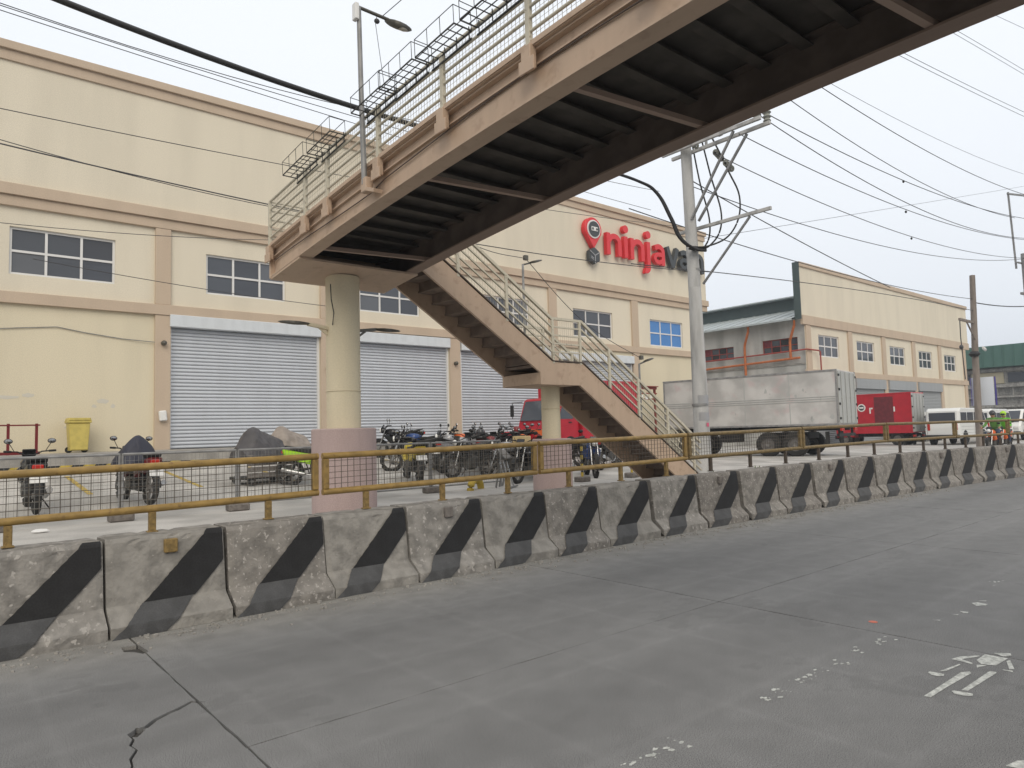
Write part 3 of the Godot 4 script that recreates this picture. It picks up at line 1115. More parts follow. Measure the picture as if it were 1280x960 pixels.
func build_sign(zw: float) -> void:
	var z := zw + 0.26
	var word := thing("wall_lettering", "large raised lettering ninjavan on the warehouse parapet, red then charcoal", "sign")
	var w := 0.25
	var x := 24.28
	var b := 9.8
	var letters := "ninjavan"
	for i in letters.length():
		var ch := letters[i]
		var m: Material = M.letter_red if i < 5 else M.letter_dark
		var l := Node3D.new()
		l.name = "letter_" + ch
		word.add_child(l, true)
		var d := 0.2
		match ch:
			"n":
				stroke(l, [[x + 0.125, b], [x + 0.125, b + 1.04]], w, z, d, m)
				var a := [[x + 0.13, b + 0.62]] + arc(Vector2(x + 0.55, b + 0.62), 0.36, 0.30, PI * 0.8, 0.0) + [[x + 0.91, b]]
				stroke(l, a, w, z + 0.003, d, m)
				x += 1.24
			"i":
				stroke(l, [[x + 0.125, b], [x + 0.125, b + 1.04]], w, z, d, m)
				var st := S()
				prism(st, disc_poly(Vector2(x + 0.125, b + 1.4), 0.19), Transform3D(Basis.IDENTITY, Vector3(0, 0, z)), d)
				obj("dot", st, m, l)
				x += 0.46
			"j":
				stroke(l, [[x + 0.125, b + 1.04], [x + 0.125, b - 0.2]] + arc(Vector2(x - 0.09, b - 0.22), 0.215, 0.22, 0.0, -PI * 0.62, 6), w, z, d, m)
				var st := S()
				prism(st, disc_poly(Vector2(x + 0.125, b + 1.4), 0.19), Transform3D(Basis.IDENTITY, Vector3(0, 0, z)), d)
				obj("dot", st, m, l)
				x += 0.52
			"a":
				stroke(l, [[x + 0.12, b + 0.83]] + arc(Vector2(x + 0.42, b + 0.66), 0.34, 0.27, PI * 0.62, 0.0) + [[x + 0.76, b]], w, z, d, m)
				stroke(l, [[x + 0.76, b + 0.52], [x + 0.42, b + 0.52]] + arc(Vector2(x + 0.38, b + 0.32), 0.27, 0.2, PI * 0.5, PI * 1.5) + [[x + 0.45, b + 0.12], [x + 0.76, b + 0.24]], w * 0.85, z + 0.003, d, m)
				x += 1.10
			"v":
				stroke(l, [[x + 0.03, b + 1.04], [x + 0.45, b + 0.02]], w, z, d, m)
				stroke(l, [[x + 0.87, b + 1.04], [x + 0.45, b + 0.02]], w, z + 0.003, d, m)
				x += 1.02
	# round pin emblem with a masked face, over a box
	var pin := thing("wall_emblem", "red map pin emblem with a masked face above a charcoal cube, left of the lettering", "sign")
	var c := Vector2(23.4, 10.82)
	var p := PackedVector2Array()
	for k in 25:
		var t := -0.32 + (PI + 0.64) * k / 24.0
		p.append(c + Vector2(cos(t), sin(t)) * 0.56)
	p.append(Vector2(23.42, 9.93))
	var st := S()
	prism(st, p, Transform3D(Basis.IDENTITY, Vector3(0, 0, z - 0.04)), 0.26, 0.02)
	obj("pin", st, M.letter_red, pin)
	st = S()
	prism(st, disc_poly(c, 0.43, 32), Transform3D(Basis.IDENTITY, Vector3(0, 0, z + 0.1)), 0.05)
	obj("white_ring", st, M.white, pin)
	st = S()
	prism(st, disc_poly(c, 0.36, 32), Transform3D(Basis.IDENTITY, Vector3(0, 0, z + 0.135)), 0.04)
	obj("dark_disc", st, M.letter_dark, pin)
	st = S()
	stroke(pin, [[c.x - 0.2, c.y + 0.0], [c.x + 0.2, c.y + 0.0]], 0.19, z + 0.165, 0.03, M.white, "visor")
	for s in [-0.13, 0.13]:
		st = S()
		prism(st, disc_poly(c + Vector2(s, -0.005), 0.055, 12), Transform3D(Basis.IDENTITY, Vector3(0, 0, z + 0.185)), 0.02)
		obj("eye", st, M.letter_dark, pin)
	var q := Vector2(23.44, 9.6)
	var hexa := PackedVector2Array()
	for k in 6:
		hexa.append(q + Vector2(sin(TAU * k / 6) * 0.40, cos(TAU * k / 6) * 0.40))
	st = S()
	prism(st, hexa, Transform3D(Basis.IDENTITY, Vector3(0, 0, z - 0.02)), 0.22, 0.02)
	obj("cube", st, M.letter_dark, pin)
	for k in 3:
		var t := TAU * (k * 2 + 1) / 6
		stroke(pin, [[q.x, q.y], [q.x + sin(t) * 0.37, q.y + cos(t) * 0.37]], 0.035, z + 0.1 + 0.002 * k, 0.03, M.silver, "cube_edge")
	for k in 2:
		stroke(pin, [[q.x - 0.25, q.y - 0.06 - 0.07 * k], [q.x - 0.1, q.y - 0.14 - 0.07 * k]], 0.03, z + 0.1, 0.026, M.silver, "cube_mark")

func build_second_warehouse() -> void:
	var o := thing("warehouse", "smaller cream warehouse beyond the first with five windows and a grey side wall", "building")
	var z := -22.0
	var id := Transform3D(Basis.IDENTITY, Vector3(0, 0, z))
	var st := S()
	var wins := []
	for i in 5:
		wins.append([45.1 + 5.64 * i, 6.02 - 0.04 * i, 48.0 + 5.62 * i, 7.48 - 0.05 * i])
	holed_wall(st, id, 43.3, 73.0, 0.0, 8.6, wins, 0.16)
	obj("front_wall", st, M.cream, o)
	st = S()
	box(st, Vector3(58.2, 10.2, z - 0.08), Vector3(30.9, 3.5, 0.3))
	obj("parapet", st, M.cream, o)
	st = S()
	box(st, Vector3(42.70, 10.17, z - 0.06), Vector3(0.1, 3.7, 0.42))
	obj("parapet_flashing", st, M.teal, o)
	band(o, "coping", 42.76, 73.75, 11.75, 12.05, z + 0.05, 0.12, M.tan)
	band(o, "cornice", 42.9, 73.7, 8.0, 8.6, z, 0.14, M.tan)
	for i in 6:
		st = S()
		box(st, Vector3([43.65, 49.6, 55.15, 60.85, 66.5, 72.5][i], 6.55, z + 0.03), Vector3(0.62, 2.86, 0.14), Basis.IDENTITY, 0.01)
		obj("pilaster", st, M.tan, o)
		st = S()
		box(st, Vector3([43.65, 49.6, 55.15, 60.85, 66.5, 72.5][i], 2.35, z + 0.03), Vector3(0.62, 4.7, 0.14), Basis.IDENTITY, 0.01)
		obj("pilaster", st, M.tan, o)
	band(o, "floor_band", 43.2, 73.05, 4.72, 5.12, z, 0.13, M.tan)
	for w in wins:
		window(o, id, w[0], w[1], w[2], w[3], 3, 2, M.frame_white, [M.glass_tint, M.glass, M.glass], 0.09, 0.13)
	for d in [[43.97, 49.28], [49.92, 54.83], [55.47, 60.53], [61.17, 66.18]]:
		st = S()
		box(st, Vector3((d[0] + d[1]) * 0.5, 4.35, z + 0.1), Vector3(d[1] - d[0], 0.7, 0.24), Basis.IDENTITY, 0.01)
		obj("shutter_box", st, M.shutter_dull, o)
		st = S()
		for k in 32:
			var y := k * 0.125
			quad(st, Vector3(d[0], y, z + 0.01), Vector3(d[1], y, z + 0.01), Vector3(d[1], y + 0.09, z + 0.045), Vector3(d[0], y + 0.09, z + 0.045))
			quad(st, Vector3(d[0], y + 0.09, z + 0.045), Vector3(d[1], y + 0.09, z + 0.045), Vector3(d[1], y + 0.125, z + 0.01), Vector3(d[0], y + 0.125, z + 0.01))
		stuff(obj("shutter_curtain", st, M.shutter_dull, o))
	# grey side wall with red framed windows
	var sx := Transform3D(Basis(Vector3(0, 0, 1), Vector3.UP, Vector3(-1, 0, 0)), Vector3(43.3, 0, 0))   # local x runs along world z
	var sw := [[-25.0, 6.33, -22.5, 7.27], [-29.65, 6.25, -27.2, 7.15], [-34.4, 6.2, -31.9, 7.1]]
	st = S()
	holed_wall(st, sx, -48.0, -22.0, 0.0, 8.5, sw, 0.18)
	obj("side_wall", st, M.grey_wall, o)
	st = S()
	box(st, Vector3(58.4, 4.2, z - 13.4), Vector3(29.2, 8.3, 26.0))
	obj("building_core", st, M.grey_wall, o)
	for w in sw:
		window(o, sx, w[0], w[1], w[2], w[3], 4, 2, M.red_frame, [M.glass, M.dark, M.glass, M.glass_tint, M.red_faded], 0.06, 0.15)
	st = S()
	box(st, Vector3(43.27, 5.5, z - 13), Vector3(0.05, 0.09, 25.9))
	obj("wall_groove", st, M.concrete, o)
	# roofs
	st = S()
	quad(st, Vector3(42.5, 8.42, z - 0.4), Vector3(47.5, 9.75, z - 0.4), Vector3(47.5, 9.75, z - 26), Vector3(42.5, 8.42, z - 26))
	quad(st, Vector3(42.5, 8.30, z - 26), Vector3(47.5, 9.6, z - 26), Vector3(47.5, 9.6, z - 0.4), Vector3(42.5, 8.30, z - 0.4))
	quad(st, Vector3(42.5, 8.30, z - 26), Vector3(42.5, 8.30, z - 0.4), Vector3(42.5, 8.42, z - 0.4), Vector3(42.5, 8.42, z - 26))
	var roof := obj("roof", st, M.roof_grey, o)
	for k in 26:
		st = S()
		bar(st, Vector3(42.5, 8.44, z - 0.9 - k), Vector3(47.5, 9.77, z - 0.9 - k), 0.05, 0.04)
		obj("roof_rib", st, M.roof_grey, roof)
	st = S()
	box(st, Vector3(58, 10.1, z - 13.4), Vector3(21.0, 1.2, 25.6))
	obj("roof_monitor", st, M.teal, o)
	st = S()
	prism(st, pv([[46.9, 10.68], [58, 11.3], [69, 10.68], [69, 10.6], [46.9, 10.6]]), Transform3D(Basis.IDENTITY, Vector3(0, 0, z - 13.4)), 26.4)
	obj("monitor_roof", st, M.roof_grey, o)
	# pipes
	var x := 43.1
	for p in [[[x, 5.88, -21.9 - 0.4], [x, 5.80, -25.5], [x, 5.6, -34.0]]]:
		st = S()
		tube(st, [Vector3(p[0][0], p[0][1], p[0][2]), Vector3(p[1][0], p[1][1], p[1][2]), Vector3(p[2][0], p[2][1], p[2][2])], 0.075, 8)
		obj("drain_pipe", st, M.orange_pipe, o)
	for zz in [-22.6, -25.9, -31.0]:
		st = S()
		tube(st, [Vector3(x - 0.3, 8.3, zz + 0.2), Vector3(x - 0.28, 8.0, zz + 0.18), Vector3(x, 7.1, zz - 0.3), Vector3(x, 6.9, zz - 0.32), Vector3(x, 4.6 if zz < -25 else 5.85, zz - 0.32)], 0.085, 8)
		obj("down_pipe", st, M.orange_pipe, o)
	st = S()
	tube(st, [Vector3(x, 6.25, -34), Vector3(x, 6.33, -25), Vector3(x, 6.38, -21.8), Vector3(44.6, 6.36, -21.75), Vector3(44.75, 6.3, -21.75), Vector3(44.78, 4.5, -21.75)], 0.05, 8)
	obj("fire_pipe", st, M.red_pipe, o)

func build_far_building() -> void:
	var o := thing("far_building", "stained grey building with a dark green metal fascia at the far right", "building")
	var x := 95.0
	var st := S()
	box(st, Vector3(x + 12, 4.0, -12), Vector3(24, 8.0, 60))
	obj("wall", st, M.dirty, o)
	st = S()
	box(st, Vector3(x + 11.4, 8.75, -12), Vector3(25.4, 2.5, 61), Basis.IDENTITY, 0.05)
	var f := obj("fascia", st, M.teal_roof, o)
	for k in 60:
		st = S()
		box(st, Vector3(x - 1.33, 8.75, -41.5 + k), Vector3(0.06, 2.4, 0.08))
		obj("fascia_rib", st, M.teal_roof, f)
	for e in [[7.2, 0.35, 0.5], [5.35, 0.35, 0.7], [4.1, 0.2, 0.5], [3.0, 0.25, 0.9]]:
		st = S()
		box(st, Vector3(x - e[2] * 0.5, e[0], -12), Vector3(e[2], e[1], 59.6), Basis.IDENTITY, 0.02)
		obj("ledge", st, M.dirty, o)
	for k in 9:
		st = S()
		box(st, Vector3(x - 0.05, 6.3, -38.5 + k * 6.0), Vector3(0.14, 1.3, 3.2))
		obj("panel", st, M.beige if k % 2 == 0 else M.concrete, o)
		st = S()
		box(st, Vector3(x - 0.03, 6.3, -35.4 + k * 6.0), Vector3(0.1, 1.1, 2.2))
		obj("window", st, M.glass, o)
	for k in 40:
		st = S()
		cyl(st, Vector3(x - 0.45, 4.2, -40.5 + k * 1.5), Vector3(x - 0.45, 5.2, -40.5 + k * 1.5), 0.06, -1, 6)
		obj("baluster", st, M.dirty, o)

# ------------------------------------------------------------------ footbridge
const BL := 3.85
const BR := 5.75

func cam_b(z: float) -> float:      # underside of the cambered girders
	return 4.45 - 0.0059 * (z + 1.0) * (z + 1.0)

func cam_e(z: float) -> float:      # edge of the deck
	return 4.9 - 0.0059 * (z + 1.0) * (z + 1.0)

func rail_h(z: float) -> float:
	return 0.54 + 0.022 * clampf(-z - 4.4, 0.0, 6.0)

func sweep(st: SurfaceTool, prof: Array, z0: float, z1: float, base: Callable, n := 36) -> void:   # prof: (x, dy), closed, swept along z on a curve
	for i in n:
		var za := lerpf(z0, z1, float(i) / n)
		var zb := lerpf(z0, z1, float(i + 1) / n)
		var ya: float = base.call(za)
		var yb: float = base.call(zb)
		for k in prof.size():
			var p: Array = prof[k]
			var q: Array = prof[(k + 1) % prof.size()]
			quad(st, Vector3(p[0], ya + p[1], za), Vector3(q[0], ya + q[1], za), Vector3(q[0], yb + q[1], zb), Vector3(p[0], yb + p[1], zb))
	for z in [z0, z1]:
		var y: float = base.call(z)
		for k in range(1, prof.size() - 1):
			tri(st, Vector3(prof[0][0], y + prof[0][1], z), Vector3(prof[k][0], y + prof[k][1], z), Vector3(prof[k + 1][0], y + prof[k + 1][1], z))

func rect_prof(x0: float, x1: float, y0: float, y1: float) -> Array:
	return [[x0, y0], [x1, y0], [x1, y1], [x0, y1]]

func build_bridge() -> void:
	var o := thing("footbridge", "brown steel footbridge with pale railings crossing above the road", "footbridge")
	var zn := 9.0
	var zf := -10.02
	for s in [0, 1]:
		var sg := 1.0 if s == 0 else -1.0
		var ox := BL if s == 0 else BR
		var g := S()
		sweep(g, rect_prof(ox + sg * 0.055, ox + sg * 0.085, 0.02, 0.40), zf, zn, cam_b)
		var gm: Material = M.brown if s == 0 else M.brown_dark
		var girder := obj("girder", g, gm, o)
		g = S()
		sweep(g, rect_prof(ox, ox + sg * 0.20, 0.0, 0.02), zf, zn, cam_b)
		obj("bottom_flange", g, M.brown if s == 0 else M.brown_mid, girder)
		g = S()
		sweep(g, rect_prof(ox + sg * 0.0, ox + sg * 0.18, 0.40, 0.418), zf, zn, cam_b)
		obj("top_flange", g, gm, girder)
		g = S()
		sweep(g, [[ox - sg * 0.03, -0.03], [ox + sg * 0.10, -0.03], [ox + sg * 0.10, 0.035], [ox - sg * 0.03, 0.035]], zf, zn, cam_e)
		obj("kerb_channel", g, M.brown, girder)
		g = S()
		sweep(g, rect_prof(ox - sg * 0.042, ox - sg * 0.032, -0.022, 0.012), zf, zn, cam_e)
		obj("kerb_lip", g, M.brown, girder)
		g = S()
		sweep(g, rect_prof(ox + sg * 0.02, ox + sg * 0.055, 0.285, 0.30), zf, zn, cam_b)
		obj("web_stiffener", g, M.brown, girder)
	var st := S()
	sweep(st, rect_prof(BL + 0.1, BR - 0.1, 0.43, 0.47), zf, zn, cam_b)
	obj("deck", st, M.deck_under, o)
	var z := zf + 0.35
	while z < zn:
		st = S()
		var y := cam_b(z)
		box(st, Vector3((BL + BR) * 0.5, y + 0.395, z), Vector3(BR - BL - 0.18, 0.07, 0.05))
		box(st, Vector3((BL + BR) * 0.5, y + 0.355, z + 0.03), Vector3(BR - BL - 0.18, 0.012, 0.11))
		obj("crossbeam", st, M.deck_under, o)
		z += 0.385
	for zz in [-8.6, -6.03, -3.82, -1.84, 0.2, 2.2, 4.2, 6.4]:
		st = S()
		bar(st, Vector3(BL + 0.1, cam_b(zz - 0.12) + 0.05, zz - 0.12), Vector3(BR - 0.1, cam_b(zz + 0.1) + 0.05, zz + 0.1), 0.06, 0.05)
		obj("tie_bar", st, M.brace, o)
	# railings on both edges
	var posts := [-9.97, -8.72, -8.05, -6.76, -5.48, -4.2, -2.92, -1.64, -0.36, 0.92, 2.2, 3.48, 4.76, 6.04, 7.32, 8.6]
	for s in [0, 1]:
		var x := BL - 0.02 if s == 0 else BR + 0.02
		var sg := 1.0 if s == 0 else -1.0
		for i in posts.size():
			var pz: float = posts[i]
			if s == 1 and pz < -8.5:
				continue
			st = S()
			var y0 := cam_e(pz) - 0.02
			box(st, Vector3(x, y0 + (rail_h(pz) + 0.02) * 0.5, pz), Vector3(0.045, rail_h(pz) + 0.0, 0.055), Basis.IDENTITY, 0.004)
			var p := obj("rail_post", st, M.bridge_rail, o)
			st = S()
			box(st, Vector3(x - sg * 0.012, y0 - 0.09, pz), Vector3(0.075, 0.2, 0.12), Basis.IDENTITY, 0.006)
			box(st, Vector3(x - sg * 0.045, y0 - 0.17, pz + 0.01), Vector3(0.02, 0.12, 0.19), Basis.IDENTITY, 0.004)
			obj("post_bracket", st, M.brown, p)
		for k in 5:
			st = S()
			var pts := []
			for i in 41:
				var pz := lerpf(-9.97 if s == 0 else -8.0, 8.6, i / 40.0)
				pts.append(Vector3(x, cam_e(pz) + 0.06 + (rail_h(pz) - 0.06) * (k + 0.75 * (1 if k < 4 else 0)) / 4.75 if k > 0 else cam_e(pz) + 0.12, pz))
			if k == 4:
				for i in pts.size():
					pts[i].y = cam_e(pts[i].z) + rail_h(pts[i].z)
			tube(st, pts, 0.019 if k == 4 else 0.0145, 8)
			obj("top_rail" if k == 4 else "rail", st, M.bridge_rail, o)
		st = S()
		var mz := -9.9 if s == 0 else -8.0
		while mz < 8.6:
			bar(st, Vector3(x + sg * 0.02, cam_e(mz) + 0.03, mz), Vector3(x + sg * 0.02, cam_e(mz) + rail_h(mz), mz), 0.0035, 0.0035)
			mz += 0.052
		for k in 10:
			var pts := []
			for i in 31:
				var pz := lerpf(-9.9 if s == 0 else -8.0, 8.6, i / 30.0)
				pts.append(Vector3(x + sg * 0.017, cam_e(pz) + 0.04 + rail_h(pz) * k / 10.5, pz))
			tube(st, pts, 0.0018, 3, false, false)
		stuff(obj("wire_mesh", st, M.bridge_rail, o))
	# railing across the closed end
	for k in 5:
		st = S()
		var y := cam_e(zf) + 0.12 + (rail_h(zf) - 0.12) * k / 4.0
		tube(st, [Vector3(BL, y, -9.97), Vector3(BR, y, -9.97)], 0.014, 8)
		obj("end_rail", st, M.bridge_rail, o)
	for x in [4.5, 5.1, 5.75]:
		st = S()
		box(st, Vector3(x, cam_e(zf) + 0.33, -9.97), Vector3(0.045, 0.68, 0.045))
		obj("rail_post", st, M.bridge_rail, o)
	# end beam, its corner plates, and the seat on the pier
	st = S()
	box(st, Vector3((BL + BR) * 0.5, cam_b(zf) + 0.24, zf + 0.0), Vector3(BR - BL + 0.02, 0.52, 0.05), Basis.IDENTITY, 0.006)
	obj("end_beam", st, M.brown, o)
	st = S()
	sweep(st, rect_prof(BL + 0.004, BR - 0.004, -0.035, -0.004), -10.03, -9.0, cam_b, 8)
	obj("pier_seat", st, M.brown, o)
	# cable clipped along the web
	st = S()
	var pts := []
	for i in 60:
		var cz := lerpf(zf + 0.1, zn, i / 59.0)
		pts.append(Vector3(BL + 0.035, cam_b(cz) + 0.215 + 0.035 * sin(cz * 1.1) + (0.03 if cz > -6.9 else -0.02), cz))
	tube(st, pts, 0.007, 6)
	obj("cable", st, M.brown_dark, o)
	# wire basket planters hooked over the top rail
	var spots := [-8.62, -7.85, -6.65, -6.02, -5.3, -4.55, -3.8, -3.05]
	var proto: Node3D = null
	for i in spots.size():
		var bz: float = spots[i]
		var at := Vector3(BL - 0.04, cam_e(bz) + rail_h(bz), bz)
		var label: String = "empty black wire planter basket hooked on the footbridge rail, %s from the far end" % ORD[i]
		var b: Node3D
		if proto == null:
			b = thing("planter_basket", label, "planter basket", at, 0.0, "wire planter baskets on the bridge rail")
			proto = b
			var f := S()
			for yy in [[-0.035, 0.0055], [0.15, 0.0028]]:
				for e in [[-0.2, -0.33, 0.0, -0.33], [0.0, -0.33, 0.0, 0.33], [0.0, 0.33, -0.2, 0.33], [-0.2, 0.33, -0.2, -0.33]]:
					bar(f, Vector3(e[0], yy[0], e[1]), Vector3(e[2], yy[0], e[3]), yy[1] * 2, yy[1] * 2)
			for e in [[-0.2, -0.33], [0.0, -0.33], [0.0, 0.33], [-0.2, 0.33], [-0.2, -0.11], [-0.2, 0.11]]:
				bar(f, Vector3(e[0], -0.035, e[1]), Vector3(e[0], 0.15, e[1]), 0.005, 0.005)
			obj("frame", f, M.basket, b)
			f = S()
			for k in 5:
				bar(f, Vector3(-0.2, -0.032, -0.22 + 0.11 * k), Vector3(0.0, -0.032, -0.22 + 0.11 * k), 0.009, 0.007)
			for k in 1:
				bar(f, Vector3(-0.1 - 0.065 * k, -0.04, -0.33), Vector3(-0.1, -0.04, 0.33), 0.008, 0.007)
			obj("floor_grid", f, M.basket, b)
			f = S()
			for k in 4:
				bar(f, Vector3(-0.005, -0.11, -0.3 + 0.2 * k), Vector3(-0.005, 0.02, -0.3 + 0.2 * k), 0.008, 0.008)
			bar(f, Vector3(-0.005, -0.11, -0.33), Vector3(-0.005, -0.11, 0.33), 0.012, 0.014)
			obj("hook_rack", f, M.basket, b)
		else:
			b = dup(proto, "planter_basket", label, at)
		b.rotation.x = atan((cam_e(bz - 0.3) - cam_e(bz + 0.3)) / 0.6)
	# lamp post on the edge of the bridge
	var l := thing("street_lamp", "slim pale lamp post on the edge of the footbridge, arm to the right", "street lamp", Vector3(BL - 0.08, 4.5, -6.98))
	st = S()
	tube(st, [Vector3(0, -0.05, 0), Vector3(-0.02, 0.9, -0.01), Vector3(-0.035, 2.05, -0.02)], [0.034, 0.03, 0.027], 10)
	obj("pole", st, M.galv, l)
	st = S()
	tube(st, [Vector3(-0.04, 2.05, -0.02), Vector3(0.36, 2.045, -0.02)], 0.02, 8)
	obj("arm", st, M.lamp, l)
	st = S()
	ell(st, Vector3(0.49, 2.025, -0.02), Vector3(0.19, 0.035, 0.07))
	var hd := obj("lamp_head", st, M.lamp, l)
	st = S()
	ell(st, Vector3(0.55, 1.998, -0.02), Vector3(0.07, 0.012, 0.04))
	obj("lens", st, M.lens, hd)
	st = S()
	box(st, Vector3(-0.075, 1.98, -0.02), Vector3(0.05, 0.2, 0.09), Basis.IDENTITY, 0.008)
	obj("photocell_box", st, M.white, l)
	st = S()
	box(st, Vector3(0.02, -0.06, 0.02), Vector3(0.1, 0.17, 0.12), Basis.IDENTITY, 0.01)
	box(st, Vector3(0.03, -0.13, 0.1), Vector3(0.11, 0.04, 0.32), Basis.from_euler(Vector3(0.35, 0, 0)))
	obj("foot_bracket", st, M.brown, l)
	st = S()
	tube(st, [Vector3(0.2, 2.03, -0.02), Vector3(0.18, 1.94, -0.02), Vector3(0.23, 1.5, 0.0), Vector3(0.28, 0.95, 0.05)], 0.004, 4)
	ell(st, Vector3(0.2, 1.97, -0.02), Vector3(0.035, 0.03, 0.03))
	obj("loose_wire", st, M.wire, l)

# ------------------------------------------------------------------ stairs
func build_stairs() -> void:
	var o := thing("staircase", "brown steel stair with a landing descending from the footbridge to the yard", "staircase")
	var zs := [-9.0, -10.0]
	# outline of a stringer in (x, y)
	var line := pv([[5.72, 4.66], [6.05, 4.43], [8.53, 2.82], [9.28, 2.82], [12.98, 0.4], [12.25, 0.4], [9.2, 2.42], [8.22, 2.42], [8.22, 2.63], [5.72, 4.2]])
	for k in 2:
		var st := S()
		prism(st, line, Transform3D(Basis.IDENTITY, Vector3(0, 0, zs[k])), 0.05)
		var s := obj("stringer", st, M.brown, o)
		st = S()
		for e in [[[5.76, 4.65], [8.53, 2.845]], [[8.53, 2.845], [9.28, 2.845]], [[9.28, 2.845], [12.98, 0.425]]]:
			bar(st, Vector3(e[0][0], e[0][1], zs[k] - 0.012), Vector3(e[1][0], e[1][1], zs[k] - 0.012), 0.11, 0.018)
		obj("stringer_cap", st, M.brown_dark, s)
	var st := S()
	box(st, Vector3(8.76, 2.76, -9.5), Vector3(1.02, 0.05, 0.945))
	obj("landing", st, M.tread, o)
	st = S()
	box(st, Vector3(8.24, 2.53, -9.5), Vector3(0.04, 0.2, 0.945))
	obj("landing_beam", st, M.brown, o)
	st = S()
	box(st, Vector3(8.75, 2.432, -9.5), Vector3(0.92, 0.02, 0.945))
	obj("landing_soffit", st, M.brown, o)
	var flights := [[5.86, 4.5, 8.53, 2.80, 10], [9.25, 2.80, 12.95, 0.4, 15]]
	for f in flights:
		var n: int = f[4]
		for i in n:
			var x := lerpf(f[0], f[2], (i + 0.5) / n)
			var y := lerpf(f[1], f[3], (i + 1.0) / n) + 0.02
			var run: float = (f[2] - f[0]) / n
			st = S()
			box(st, Vector3(x, y, -9.5), Vector3(run + 0.04, 0.035, 0.945))
			var t := obj("tread", st, M.tread, o)
			st = S()
			box(st, Vector3(x - run * 0.5, y + 0.085, -9.5), Vector3(0.012, 0.14, 0.94))
			obj("riser", st, M.tread, t)
	# rails
	for k in 2:
		var z: float = zs[k] + (0.0 if k == 0 else 0.0)
		var way := [[6.0, 4.46], [8.53, 2.84], [9.28, 2.84], [12.85, 0.50]]
		var px := [[6.5, 4.14], [7.5, 3.5], [8.55, 2.83], [9.24, 2.83], [10.02, 2.35], [10.85, 1.81], [11.75, 1.22], [12.6, 0.66]]
		for p in px:
			st = S()
			box(st, Vector3(p[0], p[1] + 0.37, z + 0.01), Vector3(0.055, 0.80, 0.04), Basis.IDENTITY, 0.004)
			obj("rail_post", st, M.bridge_rail, o)
		for j in 5:
			st = S()
			var h := 0.77 - 0.15 * j
			var pts := []
			for w in way:
				pts.append(Vector3(w[0], w[1] + h, z + (0.005 if j else 0.0)))
			for e in 3:
				bar(st, pts[e], pts[e + 1], 0.05 if j == 0 else 0.03, 0.045 if j == 0 else 0.026)
			obj("handrail" if j == 0 else "rail", st, M.bridge_rail, o)
		st = S()
		for e in [[way[0], way[1], 46], [way[1], way[2], 14], [way[2], way[3], 66]]:
			for i in e[2]:
				var x := lerpf(e[0][0], e[1][0], (i + 0.5) / e[2])
				var y := lerpf(e[0][1], e[1][1], (i + 0.5) / e[2])
				bar(st, Vector3(x, y + 0.03, z - 0.02), Vector3(x, y + 0.74, z - 0.02), 0.003, 0.003)
		stuff(obj("wire_mesh", st, M.bridge_rail, o))
	for k in 2:
		var lp := thing("street_lamp", ["small lamp on a thin pole beside the upper flight of the stairs", "small lamp on a thin pole beside the lower flight of the stairs"][k], "street lamp", Vector3([8.84, 12.22][k], [2.75, 0.95][k], -10.07))
		var h := 2.1
		st = S()
		cyl(st, Vector3.ZERO, Vector3(0, h, 0), 0.028, 0.022, 8)
		obj("pole", st, M.galv, lp)
		st = S()
		tube(st, [Vector3(0, h - 0.01, 0), Vector3(0.22, h + 0.06, 0)], 0.018, 6)
		obj("arm", st, M.lamp, lp)
		st = S()
		ell(st, Vector3(0.33, h + 0.10, 0), Vector3(0.19, 0.025, 0.07), Basis.from_euler(Vector3(0, 0, 0.28)))
		obj("lamp_head", st, M.lamp, lp)
		st = S()
		box(st, Vector3(0.08, h + 0.14, 0), Vector3(0.08, 0.09, 0.07))
		obj("wire_clamp", st, M.lamp, lp)

